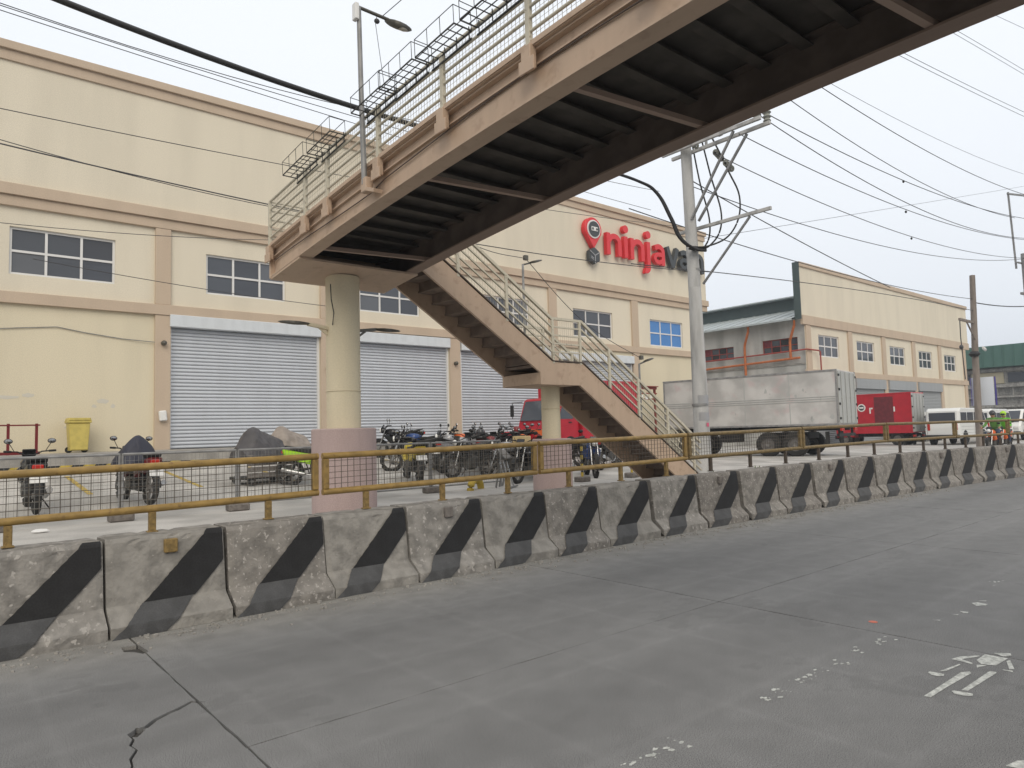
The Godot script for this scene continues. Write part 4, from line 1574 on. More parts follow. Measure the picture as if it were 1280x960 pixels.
# ------------------------------------------------------------------ piers
func build_piers() -> void:
	var specs := [[4.78, -9.58, 0.47, 1.72, 0.25, 3.99, "thick round footbridge pier with a wide pink base"], [8.93, -9.5, 0.365, 1.46, 0.175, 2.43, "slimmer round pier with a pink base under the stair landing"]]
	for s in specs:
		var o := thing("bridge_pier", s[6], "pier", Vector3(s[0], 0, s[1]))
		var st := S()
		lathe(st, [Vector2(s[2], 0.3), Vector2(s[2], s[3] - 0.015), Vector2(s[2] - 0.015, s[3]), Vector2(s[4], s[3] + 0.002)], Transform3D.IDENTITY, 40)
		obj("base", st, M.pier_base, o)
		st = S()
		lathe(st, [Vector2(s[4], s[3] - 0.02), Vector2(s[4], s[5])], Transform3D.IDENTITY, 40)
		obj("column", st, M.pier, o)
		st = S()
		lathe(st, [Vector2(s[4] + 0.012, s[3] + 0.55), Vector2(s[4] + 0.004, s[3] + 0.56)], Transform3D.IDENTITY, 40)
		obj("formwork_seam", st, M.pier, o)
	var far := thing("bridge_pier", "round footbridge pier on the near side of the road", "pier", Vector3(4.78, 0, 8.4))
	var st := S()
	lathe(st, [Vector2(0.47, -0.1), Vector2(0.47, 1.7), Vector2(0.25, 1.72), Vector2(0.25, 3.95)], Transform3D.IDENTITY, 32)
	obj("column", st, M.pier, far)
	for k in 2:
		var sg := -1.0 if k == 0 else 1.0
		var l := thing("pier_lamp", ["flat lamp on a short bracket left of the thick pier", "flat lamp on a short bracket right of the thick pier"][k], "lamp", Vector3(4.78 + sg * 0.25, 3.2, -9.58))
		st = S()
		bar(st, Vector3(-sg * 0.02, 0.0, 0), Vector3(sg * 0.30, 0.045, 0.0), 0.07, 0.045)
		bar(st, Vector3(-sg * 0.02, -0.1, 0), Vector3(sg * 0.12, 0.0, 0.0), 0.03, 0.03)
		obj("bracket", st, M.pier if k == 0 else M.lamp, l)
		st = S()
		ell(st, Vector3(sg * 0.5, 0.05, 0), Vector3(0.25, 0.026, 0.085))
		obj("lamp_head", st, M.lamp, l)
	st = S()
	tube(st, [Vector3(4.5, 3.83, -9.4), Vector3(4.49, 3.6, -9.36), Vector3(4.53, 3.4, -9.36), Vector3(4.55, 3.24, -9.45)], 0.008, 5)
	tag(obj("lamp_cable", st, M.cable), "black cable running down the thick pier to its left lamp", "cable")

# ------------------------------------------------------------------ poles and wires
func build_poles() -> void:
	var o := thing("utility_pole", "grey concrete utility pole with steel crossarms beside the stair foot", "utility pole", Vector3(14.35, 0.35, -10))
	var st := S()
	tube(st, [Vector3(0.03, 0, 0), Vector3(0.0, 4.5, 0), Vector3(-0.13, 8.9, 0)], [0.205, 0.15, 0.125], 20)
	obj("shaft", st, M.pole, o)
	st = S()
	for y in [[5.05, 0.145], [1.75, 0.182]]:
		lathe(st, [Vector2(y[1] - 0.0, y[0]), Vector2(y[1] + 0.012, y[0] + 0.003), Vector2(y[1] + 0.012, y[0] + 0.06), Vector2(y[1], y[0] + 0.063)], Transform3D.IDENTITY, 20)
	obj("steel_band", st, M.galv, o)
	# crossarms run across the road direction (along z)
	for k in 2:
		st = S()
		box(st, Vector3(-0.13 + (0.2 if k == 0 else -0.2), 8.05, 0.8), Vector3(0.07, 0.085, 2.7), Basis.IDENTITY, 0.006)
		obj("crossarm", st, M.pole, o)
	st = S()
	box(st, Vector3(0.2, 6.15, 0.72), Vector3(0.065, 0.08, 2.55), Basis.IDENTITY, 0.006)
	obj("crossarm", st, M.pole, o)
	st = S()
	bar(st, Vector3(0.12, 6.3, 0.12), Vector3(0.1, 8.0, 1.55), 0.05, 0.05)
	bar(st, Vector3(-0.16, 6.3, 0.12), Vector3(-0.3, 8.0, 1.45), 0.05, 0.05)
	obj("arm_brace", st, M.galv, o)
	st = S()
	bar(st, Vector3(0.22, 4.75, 0.1), Vector3(0.22, 6.1, 1.45), 0.045, 0.045)
	obj("arm_brace", st, M.galv, o)
	for p in [[-0.13, 8.28, 1.95], [0.12, 8.28, 2.05], [-0.1, 8.28, 0.95]]:
		st = S()
		lathe(st, [Vector2(0.03, -0.18), Vector2(0.09, -0.15), Vector2(0.06, -0.1), Vector2(0.1, -0.06), Vector2(0.06, 0.0), Vector2(0.1, 0.04), Vector2(0.05, 0.12), Vector2(0.055, 0.2), Vector2(0.001, 0.22)], Transform3D(Basis.IDENTITY, Vector3(p[0], p[1], p[2])), 12)
		obj("insulator", st, M.insulator, o)
	for p in [[0.35, 7.95, 0.55], [0.45, 7.65, 0.75], [-0.4, 8.15, 0.35]]:
		st = S()
		for j in 4:
			lathe(st, [Vector2(0.03, -0.04), Vector2(0.085, -0.02), Vector2(0.04, 0.04)], Transform3D(Basis.from_euler(Vector3(0, 0, -1.2)), Vector3(p[0] + j * 0.08, p[1] - j * 0.03, p[2])), 10)
		obj("insulator", st, M.insulator, o)
	for p in [[0.1, 8.3, 0.45, 0.5], [0.15, 8.5, 0.9, 0.7], [-0.1, 8.5, 1.2, 0.8]]:
		st = S()
		cyl(st, Vector3(p[0], p[1] - 0.25, p[2]), Vector3(p[0], p[1] + p[3], p[2]), 0.035, -1, 8)
		obj("cutout_fuse", st, M.galv, o)
	# looping service cables
	for p in [[[0.1, 8.6, 0.0], [0.25, 7.4, 0.1], [0.32, 6.2, 0.3], [0.2, 5.62, 0.15], [-0.3, 5.55, 0.1]], [[0.2, 8.6, 0.2], [0.35, 7.5, 0.35], [0.45, 6.3, 0.55], [0.25, 5.66, 0.3], [-0.3, 5.58, 0.12]], [[0.2, 8.4, 0.5], [0.5, 7.5, 0.75], [0.65, 6.7, 0.95], [0.5, 5.95, 0.8], [0.1, 5.62, 0.4], [-0.4, 5.6, 0.1]]]:
		st = S()
		tube(st, smooth(p), 0.022, 6)
		obj("service_cable", st, M.cable, o)
	for k in 3:
		st = S()
		tube(st, smooth([[-3.0 - 0.2 * k, 6.98, -0.15], [-1.9, 6.95, -0.1], [-1.35 + 0.02 * k, 6.75, 0.0], [-1.0 + 0.03 * k, 6.2, 0.1], [-0.75 + 0.04 * k, 5.75, 0.15], [-0.3, 5.56 - 0.02 * k, 0.2 + 0.03 * k], [0.1, 5.58 - 0.03 * k, 0.3]]), 0.032, 6)
		obj("service_cable", st, M.cable, o)
	st = S()
	for q in [[0.2, 1.9, -0.02, 0.22, 0.22], [0.2, 1.5, 0.02, 0.2, 0.16]]:
		for j in 6:
			var t := -0.9 + j * 0.3 - 0.2
			box(st, Vector3(0.02 + sin(t) * 0.187, q[1], cos(t) * 0.187), Vector3(0.056, q[3], 0.006), Basis(Vector3.UP, t))
	obj("pasted_notice", st, M.silver, o)
	st = S()
	box(st, Vector3(0.0, 1.3, 0.195), Vector3(0.09, 0.09, 0.006))
	obj("pasted_notice", st, mat(0.6, 0.12, 0.2), o)
	# second pole, down the road
	o = thing("utility_pole", "slender brown utility pole with a white banner in front of the white vans", "utility pole", Vector3(41.2, 0.2, -12))
	st = S()
	tube(st, [Vector3(-0.15, 0, 0), Vector3(0.1, 4.5, 0), Vector3(0.55, 8.9, 0)], [0.17, 0.155, 0.13], 16)
	obj("shaft", st, M.pole_brown, o)
	st = S()
	box(st, Vector3(-0.75, 6.4, 0.0), Vector3(2.2, 0.12, 0.1))
	bar(st, Vector3(0.1, 5.5, 0.05), Vector3(-1.0, 6.35, 0.05), 0.06, 0.06)
	obj("crossarm", st, M.pole_brown, o)
	st = S()
	tube(st, [Vector3(-1.8, 6.4, 0), Vector3(-1.85, 5.5, 0.0), Vector3(-1.6, 3.4, 0)], 0.025, 5)
	ell(st, Vector3(-1.85, 5.0, 0), Vector3(0.1, 0.12, 0.1))
	obj("hanging_wire", st, M.wire, o)
	st = S()
	ell(st, Vector3(0.9, 5.05, 0.2), Vector3(0.3, 0.08, 0.08), Basis.from_euler(Vector3(0, 0, -0.3)))
	obj("camera_housing", st, M.white, o)
	st = S()
	lathe(st, [Vector2(0.17, 4.62), Vector2(0.27, 4.75), Vector2(0.17, 4.88)], Transform3D.IDENTITY, 14)
	obj("cable_coil", st, M.cable, o)
	var bn := thing("banner", "white cloth banner with blue edges tied to the slender pole", "banner", Vector3(41.6, 2.3, -12.0), -PI * 0.5)
	for k in 3:
		st = S()
		for i in 12:
			var t0 := i / 12.0
			var t1 := (i + 1) / 12.0
			var y0 := 0.0 + t0 * 1.45
			var y1 := 0.0 + t1 * 1.45
			var b0 := 0.05 * sin(t0 * PI)
			var b1 := 0.05 * sin(t1 * PI)
			var xs: Array = [[[-0.34, 0.66]], [[0.663, 0.76]], [[-0.40, -0.343]]][k]
			for e in xs:
				quad(st, Vector3(e[0] + b0 * 0.4, y0, b0), Vector3(e[1] + b0 * 0.4, y0, b0 + 0.1), Vector3(e[1] + b1 * 0.4, y1, b1 + 0.1), Vector3(e[0] + b1 * 0.4, y1, b1))
		obj("cloth" if k == 0 else "edge", st, M.banner if k == 0 else M.banner_edge, bn)
	# steel mast at the right edge
	o = thing("steel_mast", "grey steel power mast with an open head frame at the right edge", "mast", Vector3(43.9, -2.2, -10.2))
	st = S()
	tube(st, [Vector3(1.0, 1.5, 0), Vector3(0.35, 7.0, 0), Vector3(-0.0, 12.4, 0)], [0.26, 0.22, 0.16], 12)
	obj("shaft", st, M.galv, o)
	st = S()
	for e in [[-0.55, -0.3], [0.3, 0.3]]:
		bar(st, Vector3(e[0] + 0.2, 11.6, e[1]), Vector3(e[0] - 0.25, 15.6, e[1]), 0.08, 0.08)
	bar(st, Vector3(-0.9, 15.5, -0.3), Vector3(3.0, 15.9, 0.3), 0.08, 0.08)
	bar(st, Vector3(-0.5, 11.9, -0.2), Vector3(2.6, 11.9, 0.2), 0.07, 0.07)
	bar(st, Vector3(-0.2, 10.3, -0.2), Vector3(2.6, 10.3, 0.2), 0.12, 0.12)
	obj("head_frame", st, M.galv, o)

func smooth(p: Array) -> Array:
	var c := Curve3D.new()
	for i in p.size():
		var a := Vector3(p[i][0], p[i][1], p[i][2])
		var n := Vector3(p[mini(i + 1, p.size() - 1)][0], p[mini(i + 1, p.size() - 1)][1], p[mini(i + 1, p.size() - 1)][2])
		var q := Vector3(p[maxi(i - 1, 0)][0], p[maxi(i - 1, 0)][1], p[maxi(i - 1, 0)][2])
		var t := (n - q) * 0.2
		c.add_point(a, -t, t)
	c.bake_interval = 0.06
	return Array(c.get_baked_points())

func build_wires() -> void:
	var left := "black overhead line crossing the sky and warehouse left of the footbridge"
	var right := "black power line sagging across the sky right of the utility pole"
	var high := "thin grey high line in the top right corner of the sky"
	var low := "thin line above or across the smaller warehouse"
	var seen := {}
	# z, x0, y0, middle y, x1, y1, radius, what
	for w in [[-10.2, -2.0, 7.7, 7.06, 11.2, 7.37, 0.045, "thick black cable bundle crossing the top left of the sky"],
		[-10.6, -3.0, 7.6, 7.25, 14.3, 8.92, 0.0065, left], [-10.9, -3.0, 7.55, 7.25, 14.3, 7.66, 0.0065, left], [-11.2, -3.0, 7.6, 7.28, 14.3, 7.25, 0.0065, left],
		[-15, -4.0, 7.55, 7.89, 21.58, 8.94, 0.009, left], [-15, -4.0, 7.3, 6.75, 22.6, 7.42, 0.014, left], [-15.3, -4.0, 7.95, 7.0, 8.6, 6.9, 0.009, left],
		[-20, -4.0, 6.8, 6.98, 11.0, 8.0, 0.009, left], [-21, 2.0, 6.29, 5.98, 10.3, 5.84, 0.01, left],
		[-8.0, 8.0, 10.68, 10.15, 36.0, 11.06, 0.0115, right], [-8.6, 8.0, 11.1, 9.63, 36.0, 10.27, 0.0115, right], [-8.2, 14.35, 8.88, 9.12, 37.0, 10.27, 0.0115, right], [-8.1, 14.35, 8.66, 8.26, 37.0, 9.41, 0.0115, right], [-8.6, 14.35, 8.38, 8.51, 39.0, 9.75, 0.0115, right], [-9.3, 14.35, 8.15, 8.07, 40.0, 9.21, 0.0115, right],
		[-15, 10.0, 20.6, 29.04, 85.0, 37.70, 0.016, high], [-14.5, 10.0, 20.36, 26.40, 85.0, 31.94, 0.016, high], [-14.5, 10.0, 20.19, 26.09, 85.0, 31.50, 0.016, high], [-14, 10.0, 17.95, 22.50, 85.0, 28.09, 0.016, high], [-14, 10.0, 17.77, 22.20, 85.0, 27.64, 0.016, high], [-14, 10.0, 16.96, 18.05, 85.0, 23.41, 0.011, high],
		[-25, 26.5, 10.67, 21.3, 110.0, 32.01, 0.016, high], [-10, 14.4, 7.55, 7.96, 43.0, 9.75, 0.012, low], [-12, 14.4, 7.52, 7.31, 41.5, 7.84, 0.015, low], [-10, 14.4, 7.7, 6.94, 26.0, 6.33, 0.014, low], [-12, 14.4, 6.01, 6.81, 41.5, 7.23, 0.015, low],
		[-12, 41.6, 7.67, 9.0, 70.0, 12.0, 0.03, "heavy line running right from the top of the slender pole"]]:
		var pts := []
		for i in 25:
			var t := i / 24.0
			var y: float = w[2] * (1 - t) * (1 - 2 * t) + w[3] * 4 * t * (1 - t) + w[5] * t * (2 * t - 1)
			pts.append(Vector3(lerpf(w[1], w[4], t), y, w[0]))
		var st := S()
		tube(st, pts, w[6], 5)
		var lb: String = w[7]
		if lb in [left, right, high, low]:
			var k: int = seen.get(lb, 0)
			seen[lb] = k + 1
			lb += ", %s from the top" % ORD[k]
		tag(obj("power_line", st, M.cable if w[6] > 0.025 else M.wire), lb, "power line", "overhead lines" if w[7] in [left, right, high, low] else "")
	for p in [[22.83, 8.97, -8.2], [23.98, 8.34, -8.6], [26.27, 8.0, -9.3]]:
		var st := S()
		ell(st, Vector3(p[0], p[1] - 0.03, p[2]), Vector3(0.035, 0.045, 0.035))
		tag(obj("line_marker", st, M.cable), "small black clamp hanging on a sagging power line, %s of the three" % ["uppermost", "middle", "lowest"][[22.83, 23.98, 26.27].find(p[0])], "clamp", "clamps on the power lines")
	var st := S()
	tube(st, smooth([[5.9, 5.95, -10.07], [7.5, 5.1, -10.07], [8.92, 4.97, -10.07]]), 0.007, 5)
	tube(st, smooth([[8.92, 4.97, -10.07], [10.5, 3.85, -10.07], [12.3, 3.17, -10.07]]), 0.007, 5)
	tag(obj("lamp_wire", st, M.wire), "thin wire strung between the two small stair lamps", "wire")
	st = S()
	tube(st, [Vector3(4.02, 6.53, -7.0), Vector3(4.35, 6.9, -6.7), Vector3(4.8, 7.5, -6.3)], 0.005, 5)
	tag(obj("lamp_wire", st, M.wire), "thin wire rising from the lamp on the footbridge edge", "wire")

# ------------------------------------------------------------------ trucks and vans
func wheel(parent: Node3D, c: Vector3, r: float, w: float, hub := 0.55) -> void:     # axis along local z
	var st := S()
	var xf := Transform3D(Basis(Vector3.RIGHT, Vector3(0, 0, 1), Vector3(0, -1, 0)), c)
	var h := w * 0.5
	lathe(st, [Vector2(r * hub, -h), Vector2(r * 0.9, -h), Vector2(r, -h * 0.75), Vector2(r, h * 0.75), Vector2(r * 0.9, h), Vector2(r * hub, h)], xf, 28)
	for k in 28:
		var t := TAU * k / 28
		box(st, c + Vector3(cos(t), sin(t), 0) * r, Vector3(0.012, r * 0.09, w * 0.8), Basis(Vector3(0, 0, 1), t))
	var wn := obj("wheel", st, M.rubber, parent)
	st = S()
	lathe(st, [Vector2(0.001, -h * 0.5), Vector2(r * 0.2, -h * 0.7), Vector2(r * 0.25, -h * 0.4), Vector2(r * 0.5, -h * 0.35), Vector2(r * hub * 1.02, -h * 0.9), Vector2(r * hub * 1.02, h * 0.9), Vector2(r * 0.5, h * 0.35), Vector2(r * 0.25, h * 0.4), Vector2(r * 0.2, h * 0.7), Vector2(0.001, h * 0.5)], xf, 24)
	obj("rim", st, M.rim, wn)

func cargo_box(o: Node3D, l: float, w: float, y0: float, y1: float, side: Material, rear: Material, rail_m: Material) -> void:
	var st := S()
	box(st, Vector3(l * 0.5, (y0 + y1) * 0.5, 0), Vector3(l, y1 - y0, w), Basis.IDENTITY, 0.03)
	obj("cargo_box", st, side, o)
	for e in [[y0 + 0.03], [y1 - 0.03]]:
		for s in [-1, 1]:
			st = S()
			box(st, Vector3(l * 0.5, e[0], s * (w * 0.5 + 0.004)), Vector3(l + 0.03, 0.08, 0.03), Basis.IDENTITY, 0.006)
			obj("edge_trim", st, rail_m, o)
	for x in [0.03, l - 0.03]:
		for s in [-1, 1]:
			st = S()
			box(st, Vector3(x, (y0 + y1) * 0.5, s * (w * 0.5 + 0.006)), Vector3(0.07, y1 - y0 - 0.17, 0.03), Basis.IDENTITY, 0.006)
			obj("corner_post", st, rail_m, o)
	for s in [-1.0, 1.0]:
		st = S()
		box(st, Vector3(-0.02, (y0 + y1) * 0.5, s * w * 0.245), Vector3(0.04, y1 - y0 - 0.12, w * 0.475), Basis.IDENTITY, 0.01)
		var d := obj("rear_door", st, rear, o)
		for q in [0.12, 0.36]:
			st = S()
			cyl(st, Vector3(-0.065, y0 + 0.06, s * w * q * 1.0), Vector3(-0.065, y1 - 0.08, s * w * q), 0.018, -1, 8)
			for yy in [0.15, 0.5, 0.85]:
				box(st, Vector3(-0.055, lerpf(y0, y1, yy), s * w * q), Vector3(0.05, 0.07, 0.08))
			obj("lock_bar", st, M.trailer_rear, d)
		for yy in [0.12, 0.38, 0.64, 0.9]:
			st = S()
			box(st, Vector3(-0.045, lerpf(y0, y1, yy), s * w * 0.46), Vector3(0.035, 0.09, 0.14), Basis.IDENTITY, 0.008)
			obj("hinge", st, M.dark, d)
	st = S()
	for s in [-1.0, 1.0]:
		box(st, Vector3(l * 0.5, y0 - 0.12, s * 0.42), Vector3(l * 0.98, 0.2, 0.1))
	for k in int(l / 0.8):
		box(st, Vector3(0.4 + k * 0.8, y0 - 0.06, 0), Vector3(0.08, 0.1, w * 0.94))
	box(st, Vector3(0.1, y0 - 0.4, 0), Vector3(0.1, 0.12, w * 0.9))
	for s in [-1.0, 1.0]:
		box(st, Vector3(0.12, y0 - 0.22, s * w * 0.35), Vector3(0.08, 0.3, 0.08))
	obj("underframe", st, M.dark, o)
	for s in [-1.0, 1.0]:
		st = S()
		box(st, Vector3(0.0, y0 - 0.18, s * w * 0.36), Vector3(0.08, 0.12, 0.34), Basis.IDENTITY, 0.01)
		obj("tail_light", st, M.lamp_red, o)
		st = S()
		box(st, Vector3(0.55, y0 - 0.5, s * w * 0.38), Vector3(0.02, 0.5, 0.5))
		obj("mud_flap", st, M.rubber, o)

func truck_cab(o: Node3D, x0: float, l: float, w: float, y0: float, y1: float, m: Material, flash: Material) -> void:
	var st := S()
	prism(st, pv([[x0, y0], [x0 + l, y0], [x0 + l + 0.03, y0 + 0.6], [x0 + l - 0.02, y0 + 0.85], [x0 + l - 0.3, y1 - 0.06], [x0 + l - 0.42, y1], [x0 + 0.05, y1], [x0, y1 - 0.1]]), Transform3D.IDENTITY, w, 0.07)
	var cab := obj("cab", st, m, o)
	for s in [-1.0, 1.0]:
		st = S()
		prism(st, pv([[x0 + 0.3, y0 + 0.92], [x0 + l - 0.12, y0 + 0.92], [x0 + l - 0.36, y1 - 0.14], [x0 + 0.3, y1 - 0.14]]), Transform3D(Basis.IDENTITY, Vector3(0, 0, s * w * 0.5)), 0.02)
		obj("side_window", st, M.glass_tint, cab)
		st = S()
		box(st, Vector3(x0 + 0.45, y0 + 0.8, s * (w * 0.5 + 0.012)), Vector3(0.14, 0.04, 0.03), Basis.IDENTITY, 0.008)
		obj("door_handle", st, M.dark, cab)
		st = S()
		tube(st, [Vector3(x0 + l - 0.25, y1 - 0.1, s * w * 0.5), Vector3(x0 + l + 0.1, y1 - 0.12, s * (w * 0.5 + 0.16)), Vector3(x0 + l + 0.1, y1 - 0.7, s * (w * 0.5 + 0.16))], 0.015, 6)
		box(st, Vector3(x0 + l + 0.1, y1 - 0.42, s * (w * 0.5 + 0.18)), Vector3(0.06, 0.42, 0.17), Basis.IDENTITY, 0.02)
		obj("wing_mirror", st, M.dark, o)
		st = S()
		box(st, Vector3(x0 + l + 0.02, y0 + 0.32, s * w * 0.36), Vector3(0.05, 0.18, 0.3), Basis.IDENTITY, 0.02)
		obj("headlight", st, M.lamp_clear, o)
		st = S()
		prism(st, pv([[x0 + 0.1, y0 + 0.15], [x0 + l - 0.3, y0 + 0.2], [x0 + l - 0.15, y0 + 0.62], [x0 + 0.3, y0 + 0.7]]), Transform3D(Basis.IDENTITY, Vector3(0, 0, s * w * 0.5)), 0.014)
		obj("side_panel", st, flash, cab)
	st = S()
	var a := Vector3(x0 + l - 0.01, y0 + 0.9, 0)
	var b := Vector3(x0 + l - 0.29, y1 - 0.1, 0)
	var u := (b - a).normalized()
	box(st, (a + b) * 0.5 + Vector3(0.012, 0.0, 0), Vector3(0.02, a.distance_to(b), w - 0.3), Basis(Vector3(u.y, -u.x, 0), u, Vector3(0, 0, 1)))
	obj("windscreen", st, M.glass_tint, cab)
	st = S()
	box(st, Vector3(x0 + l + 0.03, y0 + 0.02, 0), Vector3(0.14, 0.24, w), Basis.IDENTITY, 0.03)
	obj("bumper", st, M.dark, o)

func build_trucks() -> void:
	var at := on_lot(28.54, -12.88)
	var o := thing("box_trailer", "long weathered grey box trailer with double rear doors behind the utility pole", "trailer", at, 1.742)
	cargo_box(o, 7.5, 2.6, 1.24, 3.42, M.trailer, M.trailer_rear, M.galv)
	var st := S()
	for k in 3:
		for s in [-1.0, 1.0]:
			box(st, Vector3(3.75, 2.2 + 0.085 * k, s * 1.305), Vector3(7.4, 0.035, 0.025), Basis.IDENTITY, 0.006)
	obj("side_rub_rail", st, M.trailer_rear, o)
	for k in 3:
		st = S()
		box(st, Vector3(1.85 + 1.87 * k, 2.82, -1.303), Vector3(0.035, 1.1, 0.012))
		box(st, Vector3(1.85 + 1.87 * k, 1.72, -1.303), Vector3(0.035, 0.86, 0.012))
		obj("panel_seam", st, M.trailer_rear, o)
	for k in 16:
		st = S()
		var p := PackedVector2Array()
		var c := Vector2(rng.randf_range(0.2, 4.6), rng.randf_range(1.4, 3.2))
		var r := rng.randf_range(0.02, 0.085)
		for t in 8:
			p.append(c + Vector2(cos(TAU * t / 8), sin(TAU * t / 8) * 1.5) * r * rng.randf_range(0.5, 1.3))
		prism(st, p, Transform3D(Basis.IDENTITY, Vector3(0, 0, -1.3)), 0.008)
		obj("scuff", st, M.trailer_rear, o)
	for x in [1.75, 2.85, 6.4]:
		for s in [-1.0, 1.0]:
			wheel(o, Vector3(x, 0.5, s * 1.08), 0.5, 0.32)
	for x in [1.75, 2.85, 6.4]:
		st = S()
		cyl(st, Vector3(x, 0.5, -1.0), Vector3(x, 0.5, 1.0), 0.08, -1, 8)
		obj("axle", st, M.dark, o)
	st = S()
	box(st, Vector3(2.3, 0.85, 0), Vector3(1.9, 0.25, 1.3))
	obj("bogie_frame", st, M.dark, o)
	st = S()
	box(st, Vector3(4.6, 0.85, -0.7), Vector3(0.9, 0.5, 0.5), Basis.IDENTITY, 0.03)
	obj("tool_box", st, M.dark, o)
	# red box truck further on
	at = on_lot(46.05, -16.6)
	o = thing("box_truck", "red box truck with a grey rear door parked between the trailer and the vans", "truck", at, 1.6)
	cargo_box(o, 3.4, 2.1, 0.75, 3.18, M.red, M.trailer_rear, M.red)
	st = S()
	box(st, Vector3(1.55, 2.1, -1.052), Vector3(1.1, 1.75, 0.014))
	obj("faded_panel", st, M.red_faded, o)
	st = S()
	prism(st, disc_poly(Vector2(2.85, 2.35), 0.24, 24), Transform3D(Basis.IDENTITY, Vector3(0, 0, -1.054)), 0.02)
	var em := obj("round_emblem", st, M.white, o)
	st = S()
	prism(st, disc_poly(Vector2(2.85, 2.35), 0.17, 24), Transform3D(Basis.IDENTITY, Vector3(0, 0, -1.062)), 0.02)
	obj("emblem_disc", st, M.letter_dark, em)
	st = S()
	box(st, Vector3(2.85, 2.35, -1.072), Vector3(0.26, 0.1, 0.02), Basis.IDENTITY, 0.01)
	obj("emblem_visor", st, M.white, em)
	for p in [[2.35, 2.15, 0.08, 0.36], [2.27, 2.29, 0.16, 0.09], [0.95, 2.2, 0.08, 0.3]]:
		st = S()
		box(st, Vector3(p[0], p[1], -1.054), Vector3(p[2], p[3], 0.012))
		obj("letter_remnant", st, M.white, o)
	truck_cab(o, 3.45, 1.1, 1.9, 0.5, 2.2, M.red, M.red)
	for x in [0.9, 4.0]:
		for s in [-1.0, 1.0]:
			wheel(o, Vector3(x, 0.4, s * 0.85), 0.4, 0.24)
	# red truck behind the stairs
	at = on_lot(20.3, -18.1)
	o = thing("box_truck", "bright red box truck facing left behind the footbridge stairs", "truck", Vector3(20.45, 0.72, -18.1), PI)
	cargo_box(o, 3.0, 2.2, 0.5, 2.62, M.red, M.trailer_rear, M.red)
	truck_cab(o, 3.04, 1.1, 2.0, 0.36, 2.05, M.red, M.red)
	st = S()
	box(st, Vector3(4.165, 0.78, 0.1), Vector3(0.05, 0.34, 1.5), Basis.IDENTITY, 0.02)
	obj("orange_board", st, M.orange, o)
	for x in [0.8, 3.5]:
		for s in [-1.0, 1.0]:
			wheel(o, Vector3(x, 0.36, s * 0.9), 0.36, 0.22)
	# red canopy frame with a lettered strip beyond it
	o = thing("canopy_frame", "dark red steel frame with a pale lettered strip between the red truck and the trailer", "frame", on_lot(22.0, -19.2))
	for x in [0.0, 2.25]:
		for z in [0.0, -1.2]:
			st = S()
			box(st, Vector3(x, 1.45, z), Vector3(0.08, 2.9, 0.08))
			obj("post", st, M.red_frame, o)
	for e in [[2.86, 0.12], [2.62, 0.05], [2.38, 0.06]]:
		st = S()
		box(st, Vector3(1.12, e[0], 0.05), Vector3(2.4, e[1], 0.06))
		obj("beam", st, M.red_frame, o)
	st = S()
	box(st, Vector3(1.1, 2.92, -0.6), Vector3(2.5, 0.04, 1.5))
	obj("canopy", st, M.red_frame, o)
	for k in 7:
		st = S()
		box(st, Vector3(0.25 + k * 0.27, 2.47, 0.09), Vector3(0.1 + 0.06 * (k % 2), 0.12 + 0.05 * (k % 3), 0.02), Basis.IDENTITY, 0.005)
		obj("white_mark", st, M.white, o)

